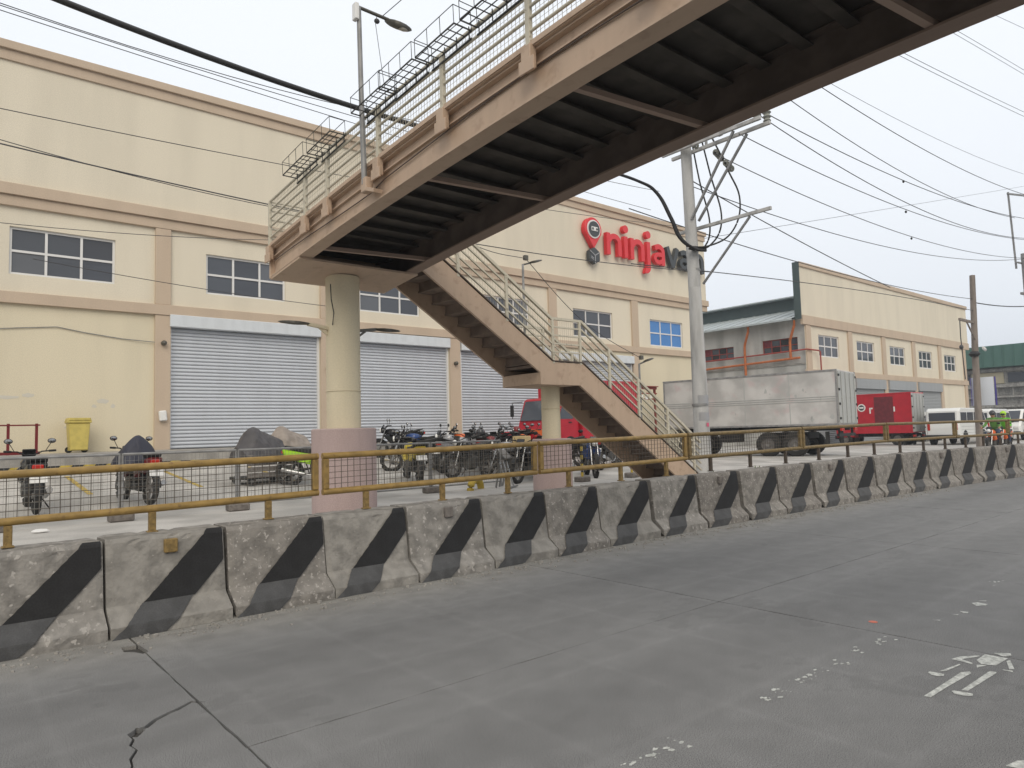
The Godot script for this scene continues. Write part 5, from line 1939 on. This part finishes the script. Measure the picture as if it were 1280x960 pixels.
func make_van(label: String, m: Material, at: Vector3) -> Node3D:
	var o := thing("van", label, "van", at, 0.0, "white vans parked on the right")
	var st := S()
	prism(st, pv([[-2.3, 0.34], [2.2, 0.34], [2.36, 0.5], [2.36, 0.85], [2.2, 1.05], [1.62, 1.78], [1.45, 1.88], [-2.1, 1.9], [-2.3, 1.75], [-2.36, 0.9]]), Transform3D.IDENTITY, 1.68, 0.1)
	o.scale = Vector3(1.08, 1.13, 1.05)
	var b := obj("body", st, m, o)
	for s in [-1.0, 1.0]:
		for w in [[-2.1, -1.2], [-1.12, -0.15], [-0.05, 0.75]]:
			st = S()
			box(st, Vector3((w[0] + w[1]) * 0.5, 1.42, s * 0.838), Vector3(w[1] - w[0], 0.5, 0.022), Basis.IDENTITY, 0.008)
			obj("side_window", st, M.glass, b)
		st = S()
		prism(st, pv([[0.85, 1.17], [1.9, 1.12], [1.52, 1.66], [0.85, 1.67]]), Transform3D(Basis.IDENTITY, Vector3(0, 0, s * 0.838)), 0.022)
		obj("side_window", st, M.glass, b)
		st = S()
		for y in [0.62, 0.78, 0.94]:
			box(st, Vector3(-0.1, y, s * 0.842), Vector3(3.9, 0.018, 0.012))
		for x in [-0.1, 0.8, 1.95]:
			box(st, Vector3(x, 0.8, s * 0.841), Vector3(0.015, 0.8, 0.012))
		obj("body_line", st, M.trailer_rear, b)
		st = S()
		box(st, Vector3(0.55, 1.0, s * 0.85), Vector3(0.16, 0.05, 0.03), Basis.IDENTITY, 0.01)
		obj("door_handle", st, M.dark, b)
		st = S()
		box(st, Vector3(2.36, 0.78, s * 0.6), Vector3(0.05, 0.16, 0.3), Basis.IDENTITY, 0.02)
		obj("headlight", st, M.lamp_clear, o)
		st = S()
		box(st, Vector3(-2.36, 0.95, s * 0.68), Vector3(0.05, 0.36, 0.14), Basis.IDENTITY, 0.02)
		obj("tail_light", st, M.lamp_red, o)
		st = S()
		box(st, Vector3(1.75, 1.18, s * 0.95), Vector3(0.07, 0.2, 0.16), Basis.IDENTITY, 0.03)
		obj("wing_mirror", st, M.dark, o)
		for x in [-1.5, 1.45]:
			wheel(o, Vector3(x, 0.32, s * 0.74), 0.32, 0.2)
			st = S()
			prism(st, disc_poly(Vector2(x, 0.36), 0.4, 20), Transform3D(Basis.IDENTITY, Vector3(0, 0, s * 0.83)), 0.03)
			obj("wheel_arch", st, M.dark, b)
	st = S()
	bar(st, Vector3(2.18, 1.12, 0), Vector3(1.64, 1.79, 0), 1.45, 0.02, Vector3(0.78, 0.62, 0))
	obj("windscreen", st, M.glass, b)
	st = S()
	box(st, Vector3(-2.335, 1.42, 0), Vector3(0.03, 0.5, 1.3), Basis.IDENTITY, 0.008)
	obj("rear_window", st, M.glass, b)
	st = S()
	box(st, Vector3(2.36, 0.45, 0), Vector3(0.14, 0.2, 1.68), Basis.IDENTITY, 0.03)
	box(st, Vector3(-2.36, 0.45, 0), Vector3(0.12, 0.18, 1.68), Basis.IDENTITY, 0.03)
	obj("bumper", st, M.dark, o)
	return o

func build_vans() -> void:
	var v := make_van("white van with a row of dark windows, just left of the slender pole", M.white_car, on_lot(47.6, -15.0))
	dup(v, "van", "white van partly hidden behind the red box truck, leftmost of the vans", on_lot(56.6, -20.4), 0.0)
	dup(v, "van", "white van behind the two riders, right of the slender pole", on_lot(53.6, -15.2), 0.03)
	dup(v, "van", "white van at the right edge of the picture, rightmost of the vans", on_lot(59.2, -15.0), PI)

# ------------------------------------------------------------------ motorcycles
func make_motorcycle(label: String, at: Vector3, turn: float) -> Node3D:
	var o := thing("motorcycle", label, "motorcycle", at, turn, "motorcycles parked in the yard")
	for x in [-0.62, 0.64]:
		var st := S()
		var pts := []
		for k in 24:
			pts.append(Vector3(x + cos(TAU * k / 24) * 0.255, 0.29 + sin(TAU * k / 24) * 0.255, 0))
		tube(st, pts, 0.052, 8, true)
		var w := obj("wheel", st, M.rubber, o)
		st = S()
		pts = []
		for k in 20:
			pts.append(Vector3(x + cos(TAU * k / 20) * 0.21, 0.29 + sin(TAU * k / 20) * 0.21, 0))
		tube(st, pts, 0.014, 5, true)
		for k in 5:
			var t := TAU * k / 5
			bar(st, Vector3(x, 0.29, 0), Vector3(x + cos(t) * 0.2, 0.29 + sin(t) * 0.2, 0), 0.03, 0.035)
		cyl(st, Vector3(x, 0.29, -0.06), Vector3(x, 0.29, 0.06), 0.05, -1, 10)
		obj("rim", st, M.rim, w)
		st = S()
		var prev := []
		for k in 9:
			var t := (0.2 + 0.1 * k) * PI * (0.9 if x > 0 else 1.0)
			var c := Vector3(x + cos(t) * 0.315, 0.29 + sin(t) * 0.315, 0)
			var cur := [c + Vector3(0, 0, -0.055), c + Vector3(0, 0.012, 0), c + Vector3(0, 0, 0.055)]
			if k > 0:
				quad(st, prev[0], cur[0], cur[1], prev[1])
				quad(st, prev[1], cur[1], cur[2], prev[2])
			prev = cur
		obj("mudguard", st, M.dark, o)
	var st := S()
	box(st, Vector3(0.02, 0.38, 0), Vector3(0.42, 0.3, 0.26), Basis.IDENTITY, 0.05)
	cyl(st, Vector3(0.08, 0.42, 0), Vector3(0.24, 0.6, 0), 0.085, 0.08, 12)
	cyl(st, Vector3(-0.02, 0.34, -0.15), Vector3(-0.02, 0.34, 0.15), 0.1, -1, 14)
	obj("engine", st, M.engine, o)
	st = S()
	tube(st, [Vector3(0.44, 0.86, 0), Vector3(0.3, 0.55, 0), Vector3(0.18, 0.24, 0), Vector3(-0.2, 0.22, 0), Vector3(-0.28, 0.5, 0), Vector3(-0.1, 0.7, 0), Vector3(0.42, 0.82, 0)], 0.018, 6)
	for s in [-0.09, 0.09]:
		tube(st, [Vector3(-0.15, 0.38, s), Vector3(-0.62, 0.29, s)], 0.02, 6)
		tube(st, [Vector3(-0.58, 0.32, s * 1.2), Vector3(-0.42, 0.68, s * 1.2)], 0.024, 6)
		tube(st, [Vector3(-0.28, 0.5, s), Vector3(-0.75, 0.72, s)], 0.014, 6)
	tube(st, [Vector3(0.0, 0.24, 0.12), Vector3(0.06, 0.02, 0.26)], 0.012, 5)
	obj("frame", st, M.dark, o)
	st = S()
	for s in [-0.085, 0.085]:
		tube(st, [Vector3(0.64, 0.29, s), Vector3(0.42, 0.88, s)], 0.021, 8)
	obj("fork", st, M.chrome, o)
	st = S()
	ell(st, Vector3(0.2, 0.78, 0), Vector3(0.27, 0.13, 0.15), Basis.from_euler(Vector3(0, 0, 0.12)), 14)
	prism(st, pv([[0.5, 0.72], [0.3, 0.74], [0.1, 0.5], [0.28, 0.46]]), Transform3D.IDENTITY, 0.36, 0.04)
	obj("fuel_tank", st, M.black_gloss, o)
	st = S()
	prism(st, pv([[-0.12, 0.70], [-0.78, 0.82], [-0.74, 0.68], [-0.5, 0.54], [-0.18, 0.46]]), Transform3D.IDENTITY, 0.27, 0.04)
	obj("tail_cowl", st, M.black_gloss, o)
	st = S()
	prism(st, pv([[0.02, 0.74], [-0.2, 0.7], [-0.42, 0.74], [-0.7, 0.84], [-0.72, 0.89], [-0.45, 0.84], [-0.2, 0.80], [0.0, 0.81]]), Transform3D.IDENTITY, 0.29, 0.04)
	obj("seat", st, M.seat, o)
	st = S()
	tube(st, [Vector3(0.3, 1.0, -0.36), Vector3(0.38, 0.99, -0.18), Vector3(0.42, 0.93, -0.06), Vector3(0.42, 0.93, 0.06), Vector3(0.38, 0.99, 0.18), Vector3(0.3, 1.0, 0.36)], 0.013, 6)
	for s in [-1.0, 1.0]:
		cyl(st, Vector3(0.335, 0.995, s * 0.27), Vector3(0.295, 1.0, s * 0.37), 0.019, -1, 8)
	obj("handlebar", st, M.dark, o)
	for s in [-1.0, 1.0]:
		st = S()
		tube(st, [Vector3(0.35, 0.99, s * 0.22), Vector3(0.33, 1.14, s * 0.3)], 0.006, 5)
		ell(st, Vector3(0.33, 1.17, s * 0.31), Vector3(0.02, 0.045, 0.065))
		var mr := obj("mirror", st, M.dark, o)
		st = S()
		ell(st, Vector3(0.315, 1.17, s * 0.31), Vector3(0.008, 0.038, 0.056))
		obj("mirror_glass", st, M.chrome, mr)
	st = S()
	ell(st, Vector3(0.5, 0.86, 0), Vector3(0.1, 0.1, 0.1))
	box(st, Vector3(0.5, 0.97, 0), Vector3(0.03, 0.14, 0.2), Basis.from_euler(Vector3(0, 0, 0.5)), 0.01)
	var hl := obj("headlight", st, M.black_gloss, o)
	st = S()
	ell(st, Vector3(0.575, 0.86, 0), Vector3(0.03, 0.08, 0.08))
	obj("lens", st, M.lamp_clear, hl)
	st = S()
	tube(st, [Vector3(0.24, 0.5, 0.1), Vector3(0.28, 0.28, 0.13), Vector3(0.0, 0.2, 0.15), Vector3(-0.4, 0.28, 0.15)], 0.018, 6)
	cyl(st, Vector3(-0.3, 0.26, 0.155), Vector3(-0.78, 0.38, 0.16), 0.045, 0.05, 10)
	obj("exhaust", st, M.chrome, o)
	st = S()
	box(st, Vector3(-0.77, 0.75, 0), Vector3(0.05, 0.07, 0.16), Basis.IDENTITY, 0.015)
	obj("tail_light", st, M.lamp_red, o)
	st = S()
	box(st, Vector3(-0.86, 0.56, 0), Vector3(0.012, 0.12, 0.24), Basis.from_euler(Vector3(0, 0, -0.25)))
	box(st, Vector3(-0.83, 0.62, 0), Vector3(0.1, 0.02, 0.08))
	obj("number_plate", st, M.white, o)
	return o

func recolor(o: Node3D, m: Material) -> void:
	for n in ["fuel_tank", "tail_cowl"]:
		(o.get_node(n) as MeshInstance3D).material_override = m

func build_motorcycles() -> void:
	var first := make_motorcycle("black motorcycle seen from behind, leftmost in the yard, with a white number plate", on_lot(1.4, -14.2), PI * 0.5)
	var w := [
		[2.98, -14.25, 1.72, "maroon", "dark red motorcycle seen from behind under a navy rain cover"],
		[6.75, -14.75, -0.5, "lime", "lime green motorcycle beside the thick pier, front wheel towards the camera"],
		[11.3, -18.9, 2.5, "dark", "lone black motorcycle on the far side of the yard just right of the thick pier"],
		[8.9, -14.3, 1.25, "bike_yellow", "black motorcycle with a yellow tank right of the thick pier"],
		[11.5, -16.2, 2.9, "silver", "silver motorcycle in the crowded row, first from the left"],
		[12.1, -16.4, 2.5, "orange", "motorcycle with an orange tank in the crowded row"],
		[12.0, -15.3, 0.6, "maroon", "maroon motorcycle in the middle of the crowded row"],
		[13.1, -16.7, 2.2, "dark", "black motorcycle at the back of the crowded row below the roller door"],
		[14.0, -16.6, 1.9, "red", "red motorcycle at the back of the crowded row"],
		[10.6, -14.3, 3.3, "dark", "black motorcycle at the front of the crowded row"],
		[11.5, -13.6, 2.6, "silver", "grey motorcycle behind the yellow half tyre"],
		[11.2, -12.7, 3.5, "dark", "black motorcycle with a cardboard box, left of the slim pier"],
		[14.6, -16.1, 1.6, "maroon", "dark motorcycle against the red truck's front"],
		[13.2, -12.6, -2.2, "blue_bike", "blue motorcycle right of the slim pier"],
		[15.3, -13.9, 0.4, "dark", "black motorcycle half hidden below the lower flight of stairs"],
		[16.9, -14.6, 0.3, "silver", "grey motorcycle in shade below the stair foot"],
		[10.0, -15.9, 2.7, "dark", "black motorcycle just right of the yellow tanked one, further back"],
		[10.8, -16.9, 2.4, "blue_bike", "dark blue motorcycle at the left end of the back row"],
		[12.8, -15.0, 1.0, "dark", "black motorcycle in the crowded row behind the slim pier"],
		[13.5, -15.6, 0.8, "orange", "orange motorcycle in front of the red truck's cab"],
		[12.3, -14.0, 2.2, "dark", "black motorcycle directly left of the slim pier base"],
		[10.9, -15.3, 0.3, "silver", "grey motorcycle side on in the crowded row"],
		[14.2, -14.7, 2.8, "dark", "black motorcycle just right of the slim pier, behind the blue one"]]
	for e in w:
		var o := dup(first, "motorcycle", e[3 + 1], on_lot(e[0], e[1]), e[2])
		if e[3] != "dark":
			recolor(o, M[e[3]])
		o.rotation.x = rng.randf_range(-0.04, 0.04)
	# covers draped over motorcycles
	var specs := [[2.9, -14.0, 1.72, M.navy, "navy rain cover draped over the dark red motorcycle", 0.8, false], [5.75, -15.6, 0.25, M.tarp, "charcoal cover over a parked cart left of the thick pier", 1.15, true], [6.5, -15.9, 0.25, M.tarp_beige, "beige cover over a motorcycle left of the thick pier", 1.1, true]]
	for s in specs:
		var st := S()
		var n := FastNoiseLite.new()
		n.seed = int(s[0] * 10)
		n.frequency = 2.4
		var rows := []
		var len: float = s[5]
		for i in 25:
			var t := i / 24.0
			var x := lerpf(-0.5 * len, 0.55 * len, t)
			var top := 0.72 + 0.52 * smoothstep(-0.12, 0.3, t) * (1.0 - 0.62 * maxf(0.0, t - 0.32) / 0.68 - 0.25 * smoothstep(0.8, 1.0, t))
			var row := []
			for k in 21:
				var a := PI * k / 20.0
				var wd := (0.3 + 0.06 * sin(t * PI)) * (1.0 if s[6] else 0.8)
				var low := 0.45 if s[6] else 0.62
				var y := lerpf(low, top, pow(sin(a), 0.7))
				var z := -cos(a) * wd * (1.15 - 0.5 * pow(sin(a), 2.0))
				var q := n.get_noise_3d(x * 0.8, y * 0.6, z * 1.2) * 0.05
				row.append(Vector3(x + q, y + q * 0.6, z + q))
			rows.append(row)
		for i in 24:
			for k in 20:
				quad(st, rows[i][k], rows[i + 1][k], rows[i + 1][k + 1], rows[i][k + 1])
				quad(st, rows[i][k] * 0.985, rows[i][k + 1] * 0.985, rows[i + 1][k + 1] * 0.985, rows[i + 1][k] * 0.985)
		for e in [0, 24]:
			for k in 20:
				tri(st, rows[e][0].lerp(rows[e][20], 0.5), rows[e][k], rows[e][k + 1])
		var o := obj("vehicle_cover", st, s[3])
		o.position = on_lot(s[0], s[1])
		o.rotation.y = s[2]
		tag(o, s[4], "cover")
	# cart under the charcoal cover
	var c := thing("cart", "low grey slatted cart under the charcoal cover", "cart", on_lot(5.8, -15.6), 0.2)
	for k in 4:
		var st := S()
		box(st, Vector3(0, 0.2 + k * 0.13, 0.36), Vector3(1.15, 0.1, 0.03), Basis.IDENTITY, 0.005)
		obj("slat", st, M.foot, c)
	var st := S()
	box(st, Vector3(0, 0.14, 0), Vector3(1.2, 0.06, 0.7), Basis.IDENTITY, 0.01)
	obj("deck", st, M.dark, c)
	for x in [-0.45, 0.45]:
		for z in [-0.3, 0.3]:
			wheel(c, Vector3(x, 0.09, z), 0.09, 0.05)
	st = S()
	box(st, Vector3(0, 0.12, 0), Vector3(0.36, 0.24, 0.3), Basis.from_euler(Vector3(0, 0.3, 0)), 0.01)
	var b := obj("cardboard_box", st, M.cardboard)
	b.position = on_lot(11.0, -12.75) + Vector3(0, 0.86, 0)
	tag(b, "tan cardboard box strapped on the motorcycle left of the slim pier", "box")
	for k in 3:
		st = S()
		ell(st, Vector3.ZERO, Vector3(0.15, 0.14, 0.125), Basis.IDENTITY, 14)
		var h := obj("helmet", st, [M.maroon, M.helmet, M.silver][k])
		h.position = on_lot([13.95, 12.4, 14.9][k], [-16.4, -16.2, -16.0][k]) + Vector3(0, [0.95, 0.93, 0.98][k], 0)
		tag(h, ["dark red helmet resting on the red motorcycle's tank", "black helmet resting on a motorcycle in the crowded row", "silver helmet resting near the red truck's front"][k], "helmet")

# ------------------------------------------------------------------ riders
func skin(st: SurfaceTool, bones: Array, cell: float, blend: float) -> void:     # bones: [a, b, ra, rb, colour]; surface nets over a smooth union
	var lo := Vector3.ONE * 1e9
	var hi := -lo
	for b in bones:
		for k in 2:
			lo = lo.min(b[k] - Vector3.ONE * (b[2 + k] + cell * 2.5))
			hi = hi.max(b[k] + Vector3.ONE * (b[2 + k] + cell * 2.5))
	var n := Vector3i(((hi - lo) / cell).ceil()) + Vector3i.ONE
	var f := PackedFloat32Array()
	f.resize(n.x * n.y * n.z)
	f.fill(1e3)
	for b in bones:
		var r := maxf(b[2], b[3]) + blend + cell * 2.0
		var a0 := Vector3i(((b[0].min(b[1]) - Vector3.ONE * r - lo) / cell).floor()).clamp(Vector3i.ZERO, n - Vector3i.ONE)
		var a1 := Vector3i(((b[0].max(b[1]) + Vector3.ONE * r - lo) / cell).ceil()).clamp(Vector3i.ZERO, n - Vector3i.ONE)
		var ab: Vector3 = b[1] - b[0]
		var l2 := maxf(ab.length_squared(), 1e-6)
		for z in range(a0.z, a1.z + 1):
			for y in range(a0.y, a1.y + 1):
				for x in range(a0.x, a1.x + 1):
					var p := lo + Vector3(x, y, z) * cell
					var t := clampf((p - b[0]).dot(ab) / l2, 0, 1)
					var d: float = p.distance_to(b[0] + ab * t) - lerpf(b[2], b[3], t)
					var i := (z * n.y + y) * n.x + x
					var h := clampf(0.5 + 0.5 * (f[i] - d) / blend, 0, 1)
					f[i] = lerpf(f[i], d, h) - blend * h * (1 - h) if f[i] < 900.0 else d
	var at := {}
	var step := [1, n.x, n.x * n.y]
	for z in n.z - 1:
		for y in n.y - 1:
			for x in n.x - 1:
				var i := (z * n.y + y) * n.x + x
				var s := Vector3.ZERO
				var c := 0
				for ax in 3:
					var u: int = step[(ax + 1) % 3]
					var v: int = step[(ax + 2) % 3]
					for k in 4:
						var p := i + (u if k & 1 else 0) + (v if k & 2 else 0)
						var q: int = p + step[ax]
						if (f[p] < 0) != (f[q] < 0):
							var w := Vector3(x, y, z)
							if k & 1: w[(ax + 1) % 3] += 1
							if k & 2: w[(ax + 2) % 3] += 1
							w[ax] += f[p] / (f[p] - f[q])
							s += w
							c += 1
				if c:
					at[i] = lo + s / c * cell
	var grad := func(p: Vector3) -> Vector3:
		var g := Vector3i(((p - lo) / cell).round()).clamp(Vector3i.ONE, n - Vector3i.ONE * 2)
		var i := (g.z * n.y + g.y) * n.x + g.x
		return Vector3(f[i + 1] - f[i - 1], f[i + step[1]] - f[i - step[1]], f[i + step[2]] - f[i - step[2]]).normalized()
	var put := func(p: Vector3) -> void:
		var best := 1e9
		var col := Color.WHITE
		for b in bones:
			var ab: Vector3 = b[1] - b[0]
			var t := clampf((p - b[0]).dot(ab) / maxf(ab.length_squared(), 1e-6), 0, 1)
			var d: float = p.distance_to(b[0] + ab * t) - lerpf(b[2], b[3], t)
			if d < best:
				best = d
				col = b[4]
		st.set_color(col)
		st.set_normal(grad.call(p))
		st.add_vertex(p)
	for i in at:
		for ax in 3:
			var a: int = i
			var u: int = step[(ax + 1) % 3]
			var v: int = step[(ax + 2) % 3]
			var e: int = a + step[ax]
			if e >= f.size() or (f[a] < 0) == (f[e] < 0):
				continue
			if not (at.has(a - u) and at.has(a - v) and at.has(a - u - v)):
				continue
			var q := [at[a], at[a - u], at[a - u - v], at[a - v]]
			var order := [0, 1, 2, 0, 2, 3] if f[a] >= 0 else [0, 2, 1, 0, 3, 2]
			for k in order:
				put.call(q[k])

func build_riders() -> void:
	var m := StandardMaterial3D.new()
	m.vertex_color_use_as_albedo = true
	m.roughness = 0.85
	var set_ups := [[34.6, -9.6, Color(0.10, 0.24, 0.05), "person in a green jacket riding the nearer orange motorcycle beyond the railing", "orange motorcycle under the rider in a green jacket"], [37.2, -9.9, Color(0.12, 0.42, 0.03), "person in a bright green jacket riding the second orange motorcycle", "orange motorcycle under the rider in a bright green jacket, right of the first"]]
	for s in set_ups:
		var y := lot_y(s[0], s[1])
		var bike := make_motorcycle(s[4], Vector3(s[0], y, s[1]), PI)
		bike.remove_meta("group")
		recolor(bike, M.orange)
		var sh: Color = s[2]
		var tr := Color(0.05, 0.07, 0.12)
		var sk := Color(0.36, 0.21, 0.13)
		var bones := [[Vector3(-0.28, 0.92, 0), Vector3(-0.2, 1.12, 0), 0.145, 0.14, sh], [Vector3(-0.2, 1.12, 0), Vector3(-0.13, 1.32, 0), 0.145, 0.15, sh], [Vector3(-0.12, 1.38, 0), Vector3(-0.08, 1.49, 0), 0.06, 0.055, sk], [Vector3(-0.06, 1.55, 0), Vector3(-0.05, 1.62, 0), 0.085, 0.09, sk]]
		for z in [-1.0, 1.0]:
			bones.append_array([[Vector3(-0.13, 1.37, z * 0.12), Vector3(-0.13, 1.36, z * 0.19), 0.075, 0.065, sh], [Vector3(-0.13, 1.36, z * 0.19), Vector3(0.05, 1.12, z * 0.27), 0.06, 0.048, sh], [Vector3(0.05, 1.12, z * 0.27), Vector3(0.26, 1.03, z * 0.32), 0.046, 0.034, sh], [Vector3(0.26, 1.03, z * 0.32), Vector3(0.32, 1.015, z * 0.325), 0.034, 0.034, sk], [Vector3(-0.26, 0.9, z * 0.09), Vector3(0.12, 0.8, z * 0.2), 0.1, 0.07, tr], [Vector3(0.12, 0.8, z * 0.2), Vector3(-0.02, 0.38, z * 0.19), 0.066, 0.045, tr], [Vector3(-0.02, 0.37, z * 0.19), Vector3(0.14, 0.33, z * 0.2), 0.045, 0.035, Color(0.03, 0.03, 0.03)]])
			for k in 4:
				var fz: float = z * (0.295 + 0.018 * k)
				bones.append([Vector3(0.33, 1.02, fz), Vector3(0.365 - 0.004 * k, 0.985, fz), 0.0095, 0.008, sk])
			bones.append([Vector3(0.3, 1.01, z * 0.29), Vector3(0.335, 0.98, z * 0.27), 0.011, 0.009, sk])
		bones.append([Vector3(0.03, 1.575, 0), Vector3(0.045, 1.56, 0), 0.014, 0.016, sk])
		var st := S()
		skin(st, bones, 0.019, 0.035)
		var p := obj("person", st, m)
		p.position = Vector3(s[0], y - 0.03, s[1])
		p.rotation.y = PI
		tag(p, s[3], "person")
		st = S()
		ell(st, Vector3(-0.055, 1.635, 0), Vector3(0.135, 0.125, 0.118), Basis.IDENTITY, 16)
		var h := obj("helmet", st, M.helmet if s[0] < 36 else M.lime, p)
		st = S()
		ell(st, Vector3(0.02, 1.61, 0), Vector3(0.07, 0.06, 0.095))
		obj("visor", st, M.black_gloss, h)

# ------------------------------------------------------------------ small yard things
func build_yard_things() -> void:
	var o := thing("wheelie_bin", "yellow wheeled litter bin against the blank cream wall", "bin", Vector3(3.1, 1.37, -21.45))
	var st := S()
	prism(st, pv([[-0.2, 0.06], [0.2, 0.06], [0.245, 0.78], [-0.245, 0.78]]), Transform3D.IDENTITY, 0.46, 0.03)
	obj("body", st, M.bin, o)
	st = S()
	box(st, Vector3(0, 0.81, 0), Vector3(0.55, 0.07, 0.52), Basis.IDENTITY, 0.015)
	obj("rim", st, M.bin, o)
	st = S()
	prism(st, pv([[-0.27, 0.845], [0.27, 0.845], [0.25, 0.91], [-0.25, 0.91]]), Transform3D.IDENTITY, 0.54, 0.04)
	obj("lid", st, M.bin, o)
	for x in [-0.18, 0.18]:
		wheel(o, Vector3(x, 0.08, -0.2), 0.08, 0.05)
	o = thing("steel_rack", "dark red steel pipe guard frame on the loading platform at the left edge", "frame", Vector3(1.0, 1.37, -20.75))
	for x in [-0.85, 0.0, 0.55, 1.12]:
		st = S()
		box(st, Vector3(x, 0.38, 0), Vector3(0.06, 0.76, 0.06))
		obj("post", st, M.maroon, o)
	for y in [0.04, 0.72]:
		st = S()
		box(st, Vector3(0.14, y, 0.035 if y > 0.5 else 0.04), Vector3(2.1, 0.035 if y > 0.5 else 0.07, 0.03))
		obj("rail", st, M.maroon, o)
	o = thing("half_tyre", "yellow painted half tyre set in the ground near the railing", "tyre", on_lot(9.02, -12.0), 0.5)
	st = S()
	var pts := []
	for k in 15:
		pts.append(Vector3(cos(PI * k / 14) * 0.27, sin(PI * k / 14) * 0.24 - 0.01, 0))
	tube(st, pts, 0.075, 10)
	obj("tread", st, M.hazard, o)
	o = thing("steel_stand", "small galvanised bicycle stand beside the yellow half tyre", "stand", on_lot(9.5, -11.7), 0.6)
	for k in 3:
		st = S()
		tube(st, [Vector3(-0.28 + 0.25 * k, 0.02, 0.2), Vector3(-0.1 + 0.25 * k, 0.55, 0), Vector3(0.05 + 0.25 * k, 0.02, -0.15)], 0.022, 6)
		obj("hoop", st, M.galv, o)
	st = S()
	bar(st, Vector3(-0.4, 0.03, 0.2), Vector3(0.5, 0.03, 0.2), 0.05, 0.03)
	obj("base_bar", st, M.galv, o)
	st = S()
	var p := PackedVector2Array()
	for t in 9:
		p.append(Vector2(cos(TAU * t / 9) * rng.randf_range(0.06, 0.13), sin(TAU * t / 9) * rng.randf_range(0.04, 0.08)))
	prism(st, p, Transform3D(Basis.from_euler(Vector3(-PI * 0.5 + 0.15, 0, 0)), Vector3(0, 0.03, 0)), 0.02, 0.005)
	var lit := obj("litter", st, M.white)
	lit.position = on_lot(1.25, -11.6)
	tag(lit, "crumpled white paper litter on the yard floor at the left", "litter")
	# weeds by the second railing posts
	for q in [[14.1, -7.32], [14.7, -8.9], [12.9, -8.6]]:
		st = S()
		for k in 40:
			var a := rng.randf() * TAU
			var l := rng.randf_range(0.08, 0.28)
			var c := Vector3(cos(a) * rng.randf_range(0.02, 0.14), 0, sin(a) * rng.randf_range(0.02, 0.14))
			var tip := c + Vector3(cos(a) * l * 0.5, l, sin(a) * l * 0.5)
			var s := Vector3(-sin(a), 0, cos(a)) * 0.018
			tri(st, c - s, c + s, tip)
			var md := c.lerp(tip, 0.6)
			tri(st, md - s * 2.0, md + s * 2.0, tip + Vector3(0.02, 0.01, 0))
		var wd := obj("weed", st, mat(0.09, 0.13, 0.035, 0.8))
		wd.position = on_lot(q[0], q[1] + bend(q[0]))
		tag(wd, ["small green weed growing behind the barrier under the yellow railing", "small green weed at the foot of the grey utility pole", "small green weed at the foot of the stairs"][[14.1, 14.7, 12.9].find(q[0])], "weed")
